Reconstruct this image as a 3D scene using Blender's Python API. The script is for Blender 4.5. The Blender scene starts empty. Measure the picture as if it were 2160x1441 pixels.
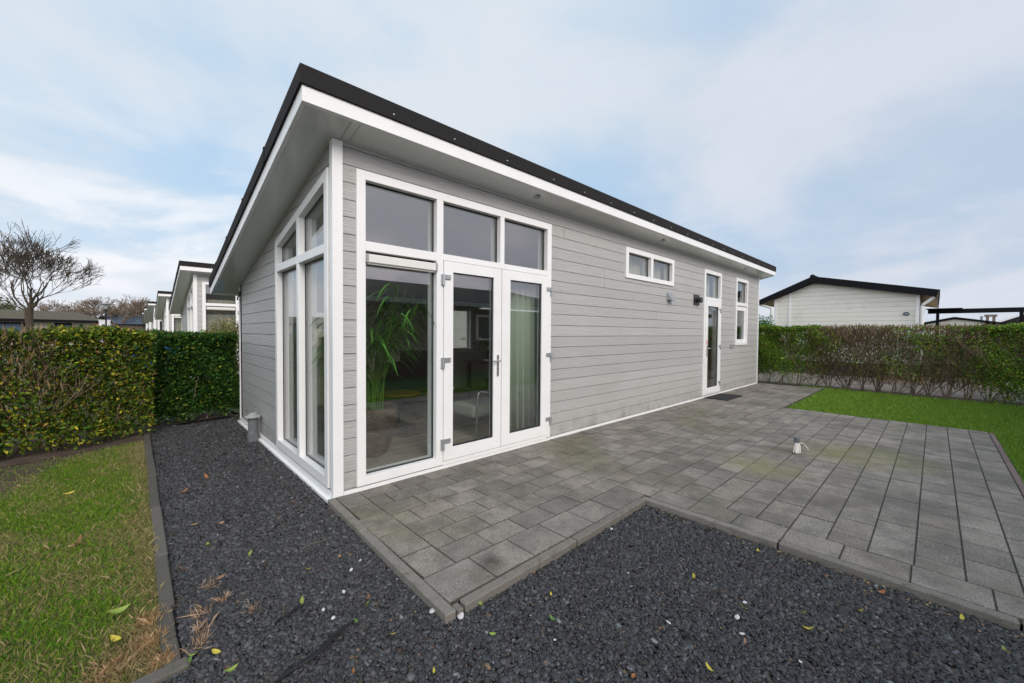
import bpy, bmesh, math, random
import numpy as np
from mathutils import Vector, Matrix
random.seed(7); RG=np.random.default_rng(11)
R=math.radians
scn=bpy.context.scene
# ------------------------------------------------------------------ camera
FPX,YAW,PIT,ROL=843.04,R(46.616),R(-1.3527),R(0.4029)
CAM=Vector((-1.2116,-3.4419,1.4))
F=Vector((math.cos(YAW)*math.cos(PIT),math.sin(YAW)*math.cos(PIT),math.sin(PIT)))
RR=Vector((math.sin(YAW),-math.cos(YAW),0)); UU=RR.cross(F)
R2=RR*math.cos(ROL)+UU*math.sin(ROL); U2=-RR*math.sin(ROL)+UU*math.cos(ROL)
cd=bpy.data.cameras.new('camera'); cam=bpy.data.objects.new('camera',cd); scn.collection.objects.link(cam)
m=Matrix((R2,U2,-F)).transposed().to_4x4(); m.translation=CAM; cam.matrix_world=m
cd.sensor_width=36; cd.lens=FPX/2160*36; cd.clip_start=.05; cd.clip_end=3000
scn.camera=cam
# ------------------------------------------------------------------ sky, sun, exposure
SUN_EL,SUN_AZ=R(33),R(-104)          # direction the light comes from (azimuth from +X)
w=bpy.data.worlds.new('World'); scn.world=w; w.use_nodes=True
nt=w.node_tree; N=nt.nodes; K=nt.links
bg=N['Background']
sky=N.new('ShaderNodeTexSky'); sky.sky_type='NISHITA'; sky.sun_disc=False
sky.sun_elevation=SUN_EL; sky.sun_rotation=math.pi/2-SUN_AZ; sky.air_density=1.0; sky.dust_density=1.5
def wmath(op,a,b=None,c=None):
    n=N.new('ShaderNodeMath'); n.operation=op
    for i,v in enumerate((a,b,c)):
        if v is None: continue
        if isinstance(v,(int,float)): n.inputs[i].default_value=v
        else: K.new(v,n.inputs[i])
    return n.outputs[0]
def wmix(f,a,b,mode='MIX'):
    n=N.new('ShaderNodeMix'); n.data_type='RGBA'; n.blend_type=mode
    for s,v in ((n.inputs[0],f),(n.inputs[6],a),(n.inputs[7],b)):
        if isinstance(v,(int,float)): s.default_value=v
        elif isinstance(v,tuple): s.default_value=(*v,1)
        else: K.new(v,s)
    return n.outputs[2]
tc=N.new('ShaderNodeTexCoord'); sp=N.new('ShaderNodeSeparateXYZ'); K.new(tc.outputs['Generated'],sp.inputs[0])
zz=wmath('ADD',wmath('MAXIMUM',sp.outputs[2],0.0),0.22)
cb=N.new('ShaderNodeCombineXYZ'); K.new(wmath('DIVIDE',sp.outputs[0],zz),cb.inputs[0]); K.new(wmath('DIVIDE',sp.outputs[1],zz),cb.inputs[1])
def wnoise(scale,detail,rough,off=0,dist=0.0):
    mp=N.new('ShaderNodeMapping'); mp.inputs['Location'].default_value=(off,off*.7,0); K.new(cb.outputs[0],mp.inputs[0])
    n=N.new('ShaderNodeTexNoise'); n.inputs['Scale'].default_value=scale; n.inputs['Detail'].default_value=detail
    n.inputs['Roughness'].default_value=rough; n.inputs['Distortion'].default_value=dist; K.new(mp.outputs[0],n.inputs[0]); return n.outputs[0]
def wramp(v,a,b):
    n=N.new('ShaderNodeMapRange'); n.interpolation_type='SMOOTHSTEP'; K.new(v,n.inputs[0]); n.inputs[1].default_value=a; n.inputs[2].default_value=b; return n.outputs[0]
n1=wnoise(.55,5,.5,3.1,.5); n2=wnoise(1.35,7,.55,9.4,.3); n3=wnoise(.8,4,.5,15.2)
skyc=wmix(1.0,sky.outputs[0],(.62,.62,.62),'MULTIPLY')   # nishita, physically bright; background strength below brings it down
blue=wmix(.88,skyc,(4.8,7.2,9.7))
white=(7.5,8.15,8.9)
c1=wmix(wramp(wmath('ADD',wmath('MULTIPLY',n1,.6),wmath('MULTIPLY',n2,.4)),.40,.60),blue,white)
# lavender grey cloud to the east (right of the house)
east=wmath('ADD',wmath('MULTIPLY',sp.outputs[0],.9),wmath('MULTIPLY',sp.outputs[1],-.45))
c2=wmix(wmath('MULTIPLY',wramp(east,.15,1.0),.85),c1,wmix(wramp(n2,.38,.62),(5.3,6.3,7.7),(7.0,7.4,8.4)))
# bright broken cloud low in the north west
low=wmath('SUBTRACT',1.0,wramp(sp.outputs[2],.12,.46))
west=wramp(wmath('ADD',wmath('MULTIPLY',sp.outputs[1],.75),wmath('MULTIPLY',sp.outputs[0],-.5)),.1,.75)
brk=wramp(n2,.40,.56)
c3=wmix(wmath('MULTIPLY',wmath('MULTIPLY',low,west),wmath('ADD',wmath('MULTIPLY',brk,.7),.25)),c2,(9.6,9.9,10.4))
# pale band along the horizon
hz=wmath('SUBTRACT',1.0,wramp(sp.outputs[2],0.0,.16))
c4=wmix(wmath('MULTIPLY',hz,.4),c3,(8.2,8.5,9.2))
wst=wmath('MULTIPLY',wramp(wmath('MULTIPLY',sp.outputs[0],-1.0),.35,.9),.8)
c5=wmix(wst,c4,(15.2,15.8,17.2))  # unseen western sky, made extra bright to light the gable wall
sth=wmath('MULTIPLY',wramp(wmath('MULTIPLY',sp.outputs[1],-1.0),.3,.85),.75)   # unseen sky behind the camera, brightened to lift the glass reflections
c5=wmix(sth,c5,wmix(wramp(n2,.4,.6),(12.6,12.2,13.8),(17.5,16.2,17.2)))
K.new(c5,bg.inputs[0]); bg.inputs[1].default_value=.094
sd=bpy.data.lights.new('sun','SUN'); sd.energy=2.15; sd.angle=R(25); sd.color=(1,.93,.84)
so=bpy.data.objects.new('sun',sd); scn.collection.objects.link(so)
dv=Vector((math.cos(SUN_EL)*math.cos(SUN_AZ),math.cos(SUN_EL)*math.sin(SUN_AZ),math.sin(SUN_EL)))
so.rotation_euler=dv.to_track_quat('Z','Y').to_euler(); so.location=dv*60
vs=scn.view_settings; vs.view_transform='Standard'; vs.look='None'; vs.exposure=0.05; vs.gamma=1
scn.cycles.max_bounces=10; scn.cycles.transparent_max_bounces=24

# ------------------------------------------------------------------ helpers
C=scn.collection
class Mb:
    def __init__(s): s.v=[];s.f=[];s.c=[];s.mi=[]
    def add(s,vs,fs,col=None,mi=0):
        o=len(s.v); s.v+= [tuple(p) for p in vs]
        for f in fs: s.f.append(tuple(i+o for i in f)); s.c.append(col or (1,1,1)); s.mi.append(mi)
    def box(s,x0,x1,y0,y1,z0,z1,col=None,mi=0,T=None):
        vs=[(x,y,z) for z in (z0,z1) for y in (y0,y1) for x in (x0,x1)]
        if T: vs=[T(*p) for p in vs]
        s.add(vs,[(0,1,3,2),(4,6,7,5),(0,4,5,1),(2,3,7,6),(0,2,6,4),(1,5,7,3)],col,mi)
    def prism(s,poly,d0,d1,T,col=None,mi=0):
        n=len(poly)
        vs=[T(a,b,d0) for a,b in poly]+[T(a,b,d1) for a,b in poly]
        fs=[tuple(range(n)),tuple(range(2*n-1,n-1,-1))]+[(i,(i+1)%n,(i+1)%n+n,i+n) for i in range(n)]
        s.add(vs,fs,col,mi)
    def tube(s,pts,rad,n=8,col=None,cap=True,mi=0):
        pts=[Vector(p) for p in pts]
        if not hasattr(rad,'__len__'): rad=[rad]*len(pts)
        o=len(s.v); prev=None; u=None
        for i,p in enumerate(pts):
            t=(pts[min(i+1,len(pts)-1)]-pts[max(i-1,0)]).normalized()
            if u is None: u=t.cross(Vector((0,0,1)) if abs(t.z)<.9 else Vector((1,0,0))).normalized()
            else:
                u=(u-t*u.dot(t)); u=u.normalized() if u.length>1e-6 else t.orthogonal().normalized()
            v=t.cross(u)
            for k in range(n):
                a=2*math.pi*k/n; q=p+(u*math.cos(a)+v*math.sin(a))*rad[i]; s.v.append(tuple(q))
        for i in range(len(pts)-1):
            for k in range(n):
                a=o+i*n+k; b=o+i*n+(k+1)%n; s.f.append((a,b,b+n,a+n)); s.c.append(col or (1,1,1)); s.mi.append(mi)
        if cap:
            s.f.append(tuple(o+k for k in range(n))[::-1]); s.f.append(tuple(o+(len(pts)-1)*n+k for k in range(n)))
            s.c+=[col or (1,1,1)]*2; s.mi+=[mi]*2
    def lathe(s,prof,cx,cy,n=24,col=None,mi=0):
        o=len(s.v)
        for r,z in prof:
            for k in range(n):
                a=2*math.pi*k/n; s.v.append((cx+r*math.cos(a),cy+r*math.sin(a),z))
        for i in range(len(prof)-1):
            for k in range(n):
                a=o+i*n+k;b=o+i*n+(k+1)%n; s.f.append((a,b,b+n,a+n)); s.c.append(col or (1,1,1)); s.mi.append(mi)
    def build(s,name,mat,parent=None,smooth=False,bevel=0,norm=True,loc=None):
        me=bpy.data.meshes.new(name); me.from_pydata(s.v,[],s.f)
        mats=mat if isinstance(mat,(list,tuple)) else [mat]
        for m_ in mats: me.materials.append(m_)
        me.polygons.foreach_set('material_index',s.mi)
        if norm:
            bm=bmesh.new(); bm.from_mesh(me); bmesh.ops.recalc_face_normals(bm,faces=bm.faces); bm.to_mesh(me); bm.free()
        at=me.attributes.new('Col','FLOAT_COLOR','FACE')
        arr=np.ones((len(s.f),4),np.float32); arr[:,:3]=np.array(s.c,np.float32) if s.c else 1
        at.data.foreach_set('color',arr.ravel())
        if smooth: me.polygons.foreach_set('use_smooth',[True]*len(s.f))
        o=bpy.data.objects.new(name,me); C.objects.link(o)
        if loc is not None: o.location=loc
        if parent: o.parent=parent
        if bevel:
            b=o.modifiers.new('b','BEVEL'); b.width=bevel; b.segments=1; b.limit_method='ANGLE'; b.angle_limit=R(50)
        if smooth: 
            pass
        me.update(); return o
def npmesh(name,V,Fc,col,mat,parent=None):
    """V (n,3), Fc (m,k) faces of equal size, col (m,3)"""
    me=bpy.data.meshes.new(name); n,m_,k=len(V),len(Fc),Fc.shape[1]
    me.vertices.add(n); me.vertices.foreach_set('co',V.astype(np.float32).ravel())
    me.loops.add(m_*k); me.loops.foreach_set('vertex_index',Fc.astype(np.int32).ravel())
    me.polygons.add(m_); me.polygons.foreach_set('loop_start',np.arange(0,m_*k,k,dtype=np.int32))
    me.polygons.foreach_set('loop_total',np.full(m_,k,np.int32))
    me.update(calc_edges=True); me.materials.append(mat)
    at=me.attributes.new('Col','FLOAT_COLOR','FACE')
    arr=np.ones((m_,4),np.float32); arr[:,:3]=col; at.data.foreach_set('color',arr.ravel())
    o=bpy.data.objects.new(name,me); C.objects.link(o)
    if parent: o.parent=parent
    return o
def tag(o,label=None,cat=None,group=None,kind=None):
    if label: o['label']=label
    if cat: o['category']=cat
    if group: o['group']=group
    if kind: o['kind']=kind
    return o
def empty(name,loc=(0,0,0),rz=0,label=None,cat=None,group=None):
    o=bpy.data.objects.new(name,None); C.objects.link(o); o.location=loc; o.rotation_euler=(0,0,rz)
    o.empty_display_size=.2
    return tag(o,label,cat,group)
def copy_tree(o,parent=None):
    c=o.copy(); C.objects.link(c)
    if parent is not None: c.parent=parent
    for ch in [x for x in C.objects if x.parent is o]: copy_tree(ch,c)
    return c
# ------------------------------------------------------------------ materials
def mat(name,base=(.5,.5,.5),rough=.5,spec=.5,metal=0,attr=False,noise=None,bump=None,coords='Object',stretch=(1,1,1),fn=None,trans=0):
    """noise=(scale,colour2,lo,hi) ; bump=(scale,strength,dist)"""
    m_=bpy.data.materials.new(name); m_.use_nodes=True; t=m_.node_tree; n=t.nodes; l=t.links
    b=n['Principled BSDF']; b.inputs['Roughness'].default_value=rough; b.inputs['Metallic'].default_value=metal
    b.inputs['Specular IOR Level'].default_value=spec
    tcn=n.new('ShaderNodeTexCoord'); mp=n.new('ShaderNodeMapping'); mp.inputs['Scale'].default_value=stretch; l.new(tcn.outputs[coords],mp.inputs[0])
    class H: pass
    h=H(); h.t=t;h.n=n;h.l=l;h.b=b;h.vec=mp.outputs[0]; h.m=m_
    def noi(scale,detail=6,rough=.6,vec=None,dist=0):
        x=n.new('ShaderNodeTexNoise'); x.inputs['Scale'].default_value=scale; x.inputs['Detail'].default_value=detail; x.inputs['Roughness'].default_value=rough
        x.inputs['Distortion'].default_value=dist; l.new(vec or h.vec,x.inputs[0]); return x.outputs[0]
    def rng(v,a,b_,c=0,d=1):
        x=n.new('ShaderNodeMapRange'); l.new(v,x.inputs[0]); 
        for i,q in zip((1,2,3,4),(a,b_,c,d)): x.inputs[i].default_value=q
        return x.outputs[0]
    def mix(f,a,b_,mode='MIX'):
        x=n.new('ShaderNodeMix'); x.data_type='RGBA'; x.blend_type=mode
        for s,v in ((x.inputs[0],f),(x.inputs[6],a),(x.inputs[7],b_)):
            if isinstance(v,(int,float)): s.default_value=v
            elif isinstance(v,tuple): s.default_value=(*v,1)
            else: l.new(v,s)
        return x.outputs[2]
    def bmp(v,strength,dist):
        x=n.new('ShaderNodeBump'); x.inputs['Strength'].default_value=strength; x.inputs['Distance'].default_value=dist; l.new(v,x.inputs['Height'])
        if h.last: l.new(h.last,x.inputs['Normal'])
        h.last=x.outputs[0]; l.new(x.outputs[0],b.inputs['Normal'])
    h.last=None; h.noi=noi;h.rng=rng;h.mix=mix;h.bmp=bmp
    col=None
    if attr:
        a=n.new('ShaderNodeAttribute'); a.attribute_name='Col'; col=mix(1.0,a.outputs['Color'],base,'MULTIPLY'); h.attr=a.outputs['Color']
    else: col=mix(0.0,base,base)
    if noise:
        sc,c2,lo,hi=noise; col=mix(rng(noi(sc),lo,hi),col,c2 if not attr else mix(1.0,a.outputs['Color'],c2,'MULTIPLY'))
    if bump: bmp(noi(bump[0],8,.6),bump[1],bump[2])
    h.col=col
    if fn: 
        r=fn(h)
        if r is not None: h.col=r
    l.new(h.col,b.inputs['Base Color'])
    if trans:
        tr=n.new('ShaderNodeBsdfTranslucent'); l.new(h.col,tr.inputs[0]); ms=n.new('ShaderNodeMixShader'); ms.inputs[0].default_value=trans
        l.new(b.outputs[0],ms.inputs[1]); l.new(tr.outputs[0],ms.inputs[2]); l.new(ms.outputs[0],n['Material Output'].inputs[0])
    return m_
MT={}
def f_siding(h):
    # horizontal embossed wood grain under satin paint
    mp=h.n.new('ShaderNodeMapping'); mp.inputs['Scale'].default_value=(1.6,1.6,26); h.l.new(h.n['Texture Coordinate'].outputs['Object'],mp.inputs[0])
    g=h.noi(2.4,9,.62,mp.outputs[0],1.2)
    h.bmp(g,.9,.012)
    big=h.noi(.8,3,.5); dirt=h.noi(9,6,.7)
    c=h.mix(h.rng(big,.35,.7,0,.35),h.col,h.mix(1.0,h.attr,(.37,.362,.34),'MULTIPLY'))
    sx=h.n.new('ShaderNodeSeparateXYZ'); h.l.new(h.n['Texture Coordinate'].outputs['Object'],sx.inputs[0])
    m_=h.n.new('ShaderNodeMath'); m_.operation='MULTIPLY'; h.l.new(h.rng(sx.outputs[2],.32,.02,0,1),m_.inputs[0]); h.l.new(h.rng(h.noi(5,6,.7),.4,.7,0,.8),m_.inputs[1])
    c=h.mix(m_.outputs[0],c,(.17,.16,.125))          # rain splash dirt low on the boards
    return h.mix(h.rng(dirt,.62,.8,0,.25),c,(.5,.49,.46))
MT['siding']=mat('grey_siding_paint',(.45,.446,.432),.34,.5,attr=True,fn=f_siding)
MT['backing']=mat('backing_grey',(.17,.17,.16),.9)
MT['inner']=mat('interior_paint',(.62,.62,.56),.8)
MT['pvc']=mat('white_pvc',(.83,.83,.82),.28,.5,noise=(3,(.78,.78,.76),.4,.75),bump=(60,.03,.001))
MT['offw']=mat('cream_pvc',(.72,.71,.67),.4)
def f_soffit(h):
    pass
    mp=h.n.new('ShaderNodeMapping'); mp.inputs['Scale'].default_value=(.8,.8,.8); h.l.new(h.n['Texture Coordinate'].outputs['Object'],mp.inputs[0])
    h.bmp(h.noi(.9,2,.4,mp.outputs[0]),.35,.03)
MT['soffit']=mat('glossy_soffit_panel',(.66,.67,.65),.16,.55,fn=f_soffit)
MT['felt']=mat('black_roof_felt',(.018,.017,.017),.85,.2,noise=(160,(.038,.035,.035),.5,.75),bump=(220,.4,.002))
def f_tile(h):
    wv=h.n.new('ShaderNodeTexWave'); wv.bands_direction='Y'; wv.inputs['Scale'].default_value=1.0; wv.wave_profile='SAW'; h.l.new(h.vec,wv.inputs[0])
    h.bmp(wv.outputs[1],.6,.03)
MT['tile']=mat('dark_roof_tiles',(.026,.024,.026),.75,.2,noise=(7,(.016,.016,.018),.4,.7),fn=f_tile)
MT['gasket']=mat('black_gasket',(.015,.015,.016),.6)
MT['steel']=mat('brushed_steel',(.55,.55,.54),.32,metal=1)
MT['alu']=mat('grey_aluminium_hinge',(.42,.44,.45),.4,metal=.6)
MT['black']=mat('black_plastic',(.018,.018,.02),.4)
MT['pipe']=mat('grey_pvc_pipe',(.12,.13,.14),.38,noise=(14,(.16,.16,.16),.45,.7))
MT['cap']=mat('weathered_grey_cap',(.30,.31,.30),.5,noise=(20,(.3,.31,.3),.4,.7))
MT['red']=mat('red_sticker',(.7,.18,.14),.4)
MT['blue_sign']=mat('dark_blue_enamel',(.02,.045,.085),.35)
MT['wht']=mat('white_enamel',(.8,.8,.82),.4)
def f_paver(h):
    speck=h.noi(420,2,.5); sp2=h.noi(130,3,.6); stain=h.noi(1.1,6,.62); st2=h.noi(3.7,6,.7)
    c=h.mix(h.rng(sp2,.4,.6),h.mix(.85,h.col,(.0,.0,.0),'MULTIPLY') if False else h.col,h.mix(1.0,h.attr,(.34,.305,.265),'MULTIPLY'))
    c=h.mix(h.rng(stain,.48,.66,0,.55),c,(.085,.08,.068))
    c=h.mix(h.rng(h.noi(.55,4,.5),.56,.7,0,.4),c,(.17,.165,.07)); c=h.mix(h.rng(st2,.56,.74,0,.3),c,(.12,.12,.07))
    c=h.mix(h.rng(h.noi(5.5,5,.65),.42,.66,0,.5),c,(.07,.067,.06))
    c=h.mix(h.rng(h.noi(34,4,.6),.56,.72,0,.45),c,(.055,.055,.05))
    for (px,py,rad) in ((4.9,-2.85,.75),(3.6,-2.2,.5),(.35,-1.62,.12)):      # moss and damp patches on the slabs
        d=h.n.new('ShaderNodeVectorMath'); d.operation='DISTANCE'; h.l.new(h.vec,d.inputs[0]); d.inputs[1].default_value=(px,py,0)
        e=h.n.new('ShaderNodeMath'); e.operation='MULTIPLY'; h.l.new(h.rng(d.outputs['Value'],rad,rad*.2,0,1),e.inputs[0]); h.l.new(h.rng(h.noi(3.3,5,.6),.35,.6,.2,.75),e.inputs[1])
        c=h.mix(e.outputs[0],c,(.20,.195,.075) if rad>.2 else (.03,.03,.02))
    c=h.mix(h.rng(h.noi(85,1,.4),.72,.75,0,.7),c,(.62,.6,.56))
    h.bmp(speck,.5,.002); h.bmp(h.noi(60,4,.6),.3,.002); return c
MT['paver']=mat('concrete_paver',(.158,.143,.124),.85,.3,attr=True,fn=f_paver)
def f_kerb(h):
    c=h.mix(h.rng(h.noi(300,2,.5),.5,.62),h.col,h.mix(1.0,h.attr,(.31,.285,.25),'MULTIPLY'))
    c=h.mix(h.rng(h.noi(14,5,.7),.5,.72,0,.6),c,(.07,.072,.045))
    h.bmp(h.noi(260,3,.6),.7,.003); return c
MT['kerb']=mat('kerb_concrete',(.17,.155,.137),.88,.3,attr=True,fn=f_kerb)
MT['joint']=mat('mossy_joint_sand',(.035,.033,.022),1,noise=(6,(.06,.075,.02),.5,.7))
MT['gravelbed']=mat('gravel_bed',(.016,.016,.018),.9,noise=(60,(.035,.036,.04),.4,.6),bump=(90,.8,.01))
MT['stone']=mat('slate_chip',(1,1,1),.7,.3,attr=True)
def f_farg(h):
    v=h.n.new('ShaderNodeTexVoronoi'); v.inputs['Scale'].default_value=60; h.l.new(h.vec,v.inputs[0])
    c=h.mix(h.rng(v.outputs['Color'],0,1),(.02,.02,.023),(.09,.09,.1)); h.bmp(v.outputs['Distance'],.7,.01); return c
MT['soil']=mat('brown_soil',(.055,.038,.025),1,noise=(9,(.11,.075,.05),.4,.7),bump=(30,.7,.02))
MT['turf']=mat('turf_soil',(.06,.075,.02),1,noise=(5,(.10,.085,.04),.42,.68),bump=(40,.6,.015))
MT['lawnsoil']=mat('lawn_soil',(.035,.085,.012),1,noise=(4,(.05,.12,.015),.42,.68),bump=(40,.6,.015))
MT['pathg']=mat('beige_grit_path',(.19,.165,.14),1,noise=(3,(.11,.09,.07),.4,.65),bump=(80,.6,.01))
MT['ground']=mat('rough_ground',(.09,.10,.045),1,noise=(.3,(.14,.13,.08),.4,.65),bump=(4,.6,.05))
MT['grass']=mat('grass_blade',(1,1,1),.55,.3,attr=True,trans=.3)
MT['leaf']=mat('leaf',(1,1,1),.55,.18,attr=True,trans=.28)
MT['litter']=mat('fallen_leaf',(1,1,1),.5,.4,attr=True,trans=.15)
MT['bark']=mat('bark',(.055,.043,.032),.9,.2,noise=(22,(.095,.08,.06),.4,.7),bump=(40,.6,.01))
MT['twig']=mat('twig',(.17,.125,.09),.85,.2,noise=(9,(.24,.19,.14),.4,.7))
MT['pebble']=mat('pale_pebble',(.55,.54,.52),.5,noise=(60,(.55,.54,.55),.4,.7))
MT['cloth']=mat('black_ground_cloth',(.008,.009,.010),.5,.4,bump=(70,.5,.004))
MT['mat']=mat('black_doormat',(.014,.014,.015),.95,bump=(160,1,.006))
def _planks(h):
    br=h.n.new('ShaderNodeTexBrick'); br.inputs['Scale'].default_value=1.0; br.inputs['Brick Width'].default_value=1.1; br.inputs['Row Height'].default_value=.15
    br.inputs['Mortar Size'].default_value=.003; br.inputs['Color1'].default_value=(.40,.36,.29,1); br.inputs['Color2'].default_value=(.28,.25,.20,1); br.inputs['Mortar'].default_value=(.05,.04,.03,1)
    h.l.new(h.n['Texture Coordinate'].outputs['Object'],br.inputs[0])
    return h.mix(h.rng(h.noi(3),.35,.7,0,.5),br.outputs[0],h.mix(1.0,br.outputs[0],(.6,.58,.55),'MULTIPLY'))
MT['wfloor']=mat('oak_floor_planks',(.2,.17,.14),.45,stretch=(1,8,1),fn=_planks)
def f_pot(h):
    return h.mix(h.rng(h.noi(70,3,.6),.62,.7,0,.8),h.mix(h.rng(h.noi(9),.4,.7),(.085,.062,.048),(.15,.112,.085)),(.42,.38,.33))
MT['pot']=mat('granular_brown_pot',(.1,.08,.07),.6,fn=f_pot,bump=(120,.7,.004))
MT['curtain']=mat('sage_curtain',(.55,.62,.54),.9,.2,trans=.15,bump=(200,.2,.001))
MT['beige_c']=mat('beige_curtain',(.50,.47,.40),.9,.2,trans=.2)
MT['fabric']=mat('pale_green_upholstery',(.33,.37,.33),.9,.2,bump=(150,.3,.002))
MT['dfab']=mat('dark_upholstery',(.02,.02,.022),.9,.2)
MT['yellow']=mat('ochre_table_top',(.17,.10,.025),.4)
MT['rug']=mat('grey_beige_rug',(.2,.18,.155),1,noise=(12,(.11,.10,.09),.4,.65),bump=(120,.8,.01))
MT['lampw']=mat('opal_lamp',(.6,.62,.64),.3)
MT['brownroof']=mat('brown_shingle_roof',(.10,.085,.05),.95,noise=(6,(.065,.058,.038),.4,.7),bump=(14,.5,.03))
def f_board(h):
    wv=h.n.new('ShaderNodeMath'); wv.operation='FRACT'
    sx=h.n.new('ShaderNodeSeparateXYZ'); h.l.new(h.n['Texture Coordinate'].outputs['Object'],sx.inputs[0])
    ml=h.n.new('ShaderNodeMath'); ml.operation='MULTIPLY'; ml.inputs[1].default_value=1/.155; h.l.new(sx.outputs[2],ml.inputs[0]); h.l.new(ml.outputs[0],wv.inputs[0])
    st=h.noi(1.4,6,.7)
    c=h.mix(h.rng(st,.52,.75,0,.5),h.col,(.47,.48,.38))
    return h.mix(h.rng(wv.outputs[0],.06,.065,.62,0),c,(.12,.12,.1))
MT['wboard']=mat('weathered_white_boards',(.80,.77,.68),.6,.3,fn=f_board)
MT['beigewall']=mat('cream_render',(.55,.5,.40),.9)
MT['brownwood']=mat('brown_stained_wood',(.075,.045,.032),.7,noise=(5,(.11,.07,.05),.4,.7),stretch=(1,1,8))
MT['darkwood']=mat('black_stained_beam',(.010,.010,.012),.85,.15)
MT['tan']=mat('varnished_pine_soffit',(.36,.25,.14),.6,noise=(6,(.27,.18,.1),.4,.7))
MT['solar']=mat('blue_grey_roof',(.09,.14,.2),.4)
MT['plinth']=mat('dark_plinth',(.05,.05,.052),.9)
MT['brick']=mat('tan_brick',(.2,.16,.13),.9,bump=(30,.4,.02))
MT['blue_tarp']=mat('blue_tarpaulin',(.04,.28,.62),.4,bump=(6,.6,.05))
MT['tape']=mat('white_tape',(.72,.68,.63),.5,noise=(60,(.6,.4,.32),.55,.7))
def f_wall2(h): return None
MT['pinkgrey']=mat('pinkish_kerb',(.17,.12,.11),.9,bump=(200,.5,.003),attr=True)
# glass: clear pane, Schlick reflection on both faces
def glassmat(name,r0,tint):
    m_=bpy.data.materials.new(name); m_.use_nodes=True; t=m_.node_tree; n=t.nodes; l=t.links; n.remove(n['Principled BSDF'])
    g=n.new('ShaderNodeNewGeometry'); d=n.new('ShaderNodeVectorMath'); d.operation='DOT_PRODUCT'; l.new(g.outputs['Incoming'],d.inputs[0]); l.new(g.outputs['Normal'],d.inputs[1])
    def mm(op,a,b=None):
        x=n.new('ShaderNodeMath'); x.operation=op
        for i,v in enumerate((a,b)):
            if v is None: continue
            if isinstance(v,(int,float)): x.inputs[i].default_value=v
            else: l.new(v,x.inputs[i])
        return x.outputs[0]
    c=mm('ABSOLUTE',d.outputs['Value']); p=mm('POWER',mm('SUBTRACT',1.0,c),5.0); fr=mm('ADD',mm('MULTIPLY',p,1-r0),r0)
    tr=n.new('ShaderNodeBsdfTransparent'); tr.inputs[0].default_value=(*tint,1); gl=n.new('ShaderNodeBsdfGlossy'); gl.inputs['Roughness'].default_value=0.0; gl.inputs[0].default_value=(.93,.93,.95,1)
    ms=n.new('ShaderNodeMixShader'); l.new(fr,ms.inputs[0]); l.new(tr.outputs[0],ms.inputs[1]); l.new(gl.outputs[0],ms.inputs[2]); l.new(ms.outputs[0],n['Material Output'].inputs[0])
    return m_
MT['glass']=glassmat('double_glazing',.13,(.93,.95,.93))

# ------------------------------------------------------------------ chalet
W,L=4.06,11.59; SL=.224; Z0=2.985
zs=lambda y: Z0-SL*y                       # underside of the sloping roof
TL=lambda a,b,d:(a,-d,b); TG=lambda a,b,d:(-d,a,b); TB=lambda a,b,d:(a,W+d,b); TE=lambda a,b,d:(L+d,a,b)
def clip(poly,f):                           # keep f(a,b)>=0
    out=[]
    for i,p in enumerate(poly):
        q=poly[(i+1)%len(poly)]; fp,fq=f(*p),f(*q)
        if fp>=0: out.append(p)
        if (fp>=0)!=(fq>=0):
            t=fp/(fp-fq); out.append((p[0]+(q[0]-p[0])*t,p[1]+(q[1]-p[1])*t))
    return out
def wall_pieces(a0,a1,rows,openings,top,joints=()):
    for r,(b0,b1) in enumerate(rows):
        ops=[o for o in openings if o[2]<b1 and max(o[3](o[0]),o[3](o[1]))>b0]
        br={a0,a1}
        for o in ops: br|={o[0],o[1]}
        js=[j for j,rr in joints if rr==r]
        br=sorted(x for x in br|set(js) if a0<=x<=a1)
        for u,v in zip(br,br[1:]):
            if v-u<1e-4: continue
            uu=u+(.0022 if u in js else 0); vv=v-(.0022 if v in js else 0)
            rect=[(uu,b0),(vv,b0),(vv,b1),(uu,b1)]
            rect=clip(rect,lambda a,b:top(a)-b)
            if len(rect)<3: continue
            inside=[o for o in ops if o[0]<=u+1e-6 and o[1]>=v-1e-6]
            if not inside: yield r,rect; continue
            o=inside[0]
            lo=clip(rect,lambda a,b:o[2]-b); hi=clip(rect,lambda a,b:b-o[3](a))
            for p in (lo,hi):
                if len(p)>2 and max(q[1] for q in p)-min(q[1] for q in p)>1e-3: yield r,p
const=lambda v:(lambda a:v)
PIT_B=.1455; BO=.036
rows=[(BO+PIT_B*i+.0065,BO+PIT_B*(i+1)) for i in range(-1,20)]
rows[0]=(.0,BO); ROWS=rows+[(BO+PIT_B*20+.0065,BO+PIT_B*21)]
OP_L=[(.183,2.715,.04,const(2.79)),(4.53,6.245,2.29,const(2.785)),(7.71,8.705,.05,const(2.79)),(9.71,10.62,1.11,const(2.80))]
gtop=lambda y:2.775-.2035*(y-.098)
OP_G=[(.098,1.82,.05,gtop)]
OP_B=[(3.75,4.5,.95,const(1.95)),(1.0,1.9,1.2,const(1.8))]
JOINTS=[(3.95,16),(3.95,15),(7.05,18),(2.98,19),(5.6,12),(6.9,9),(4.4,4)]
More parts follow.
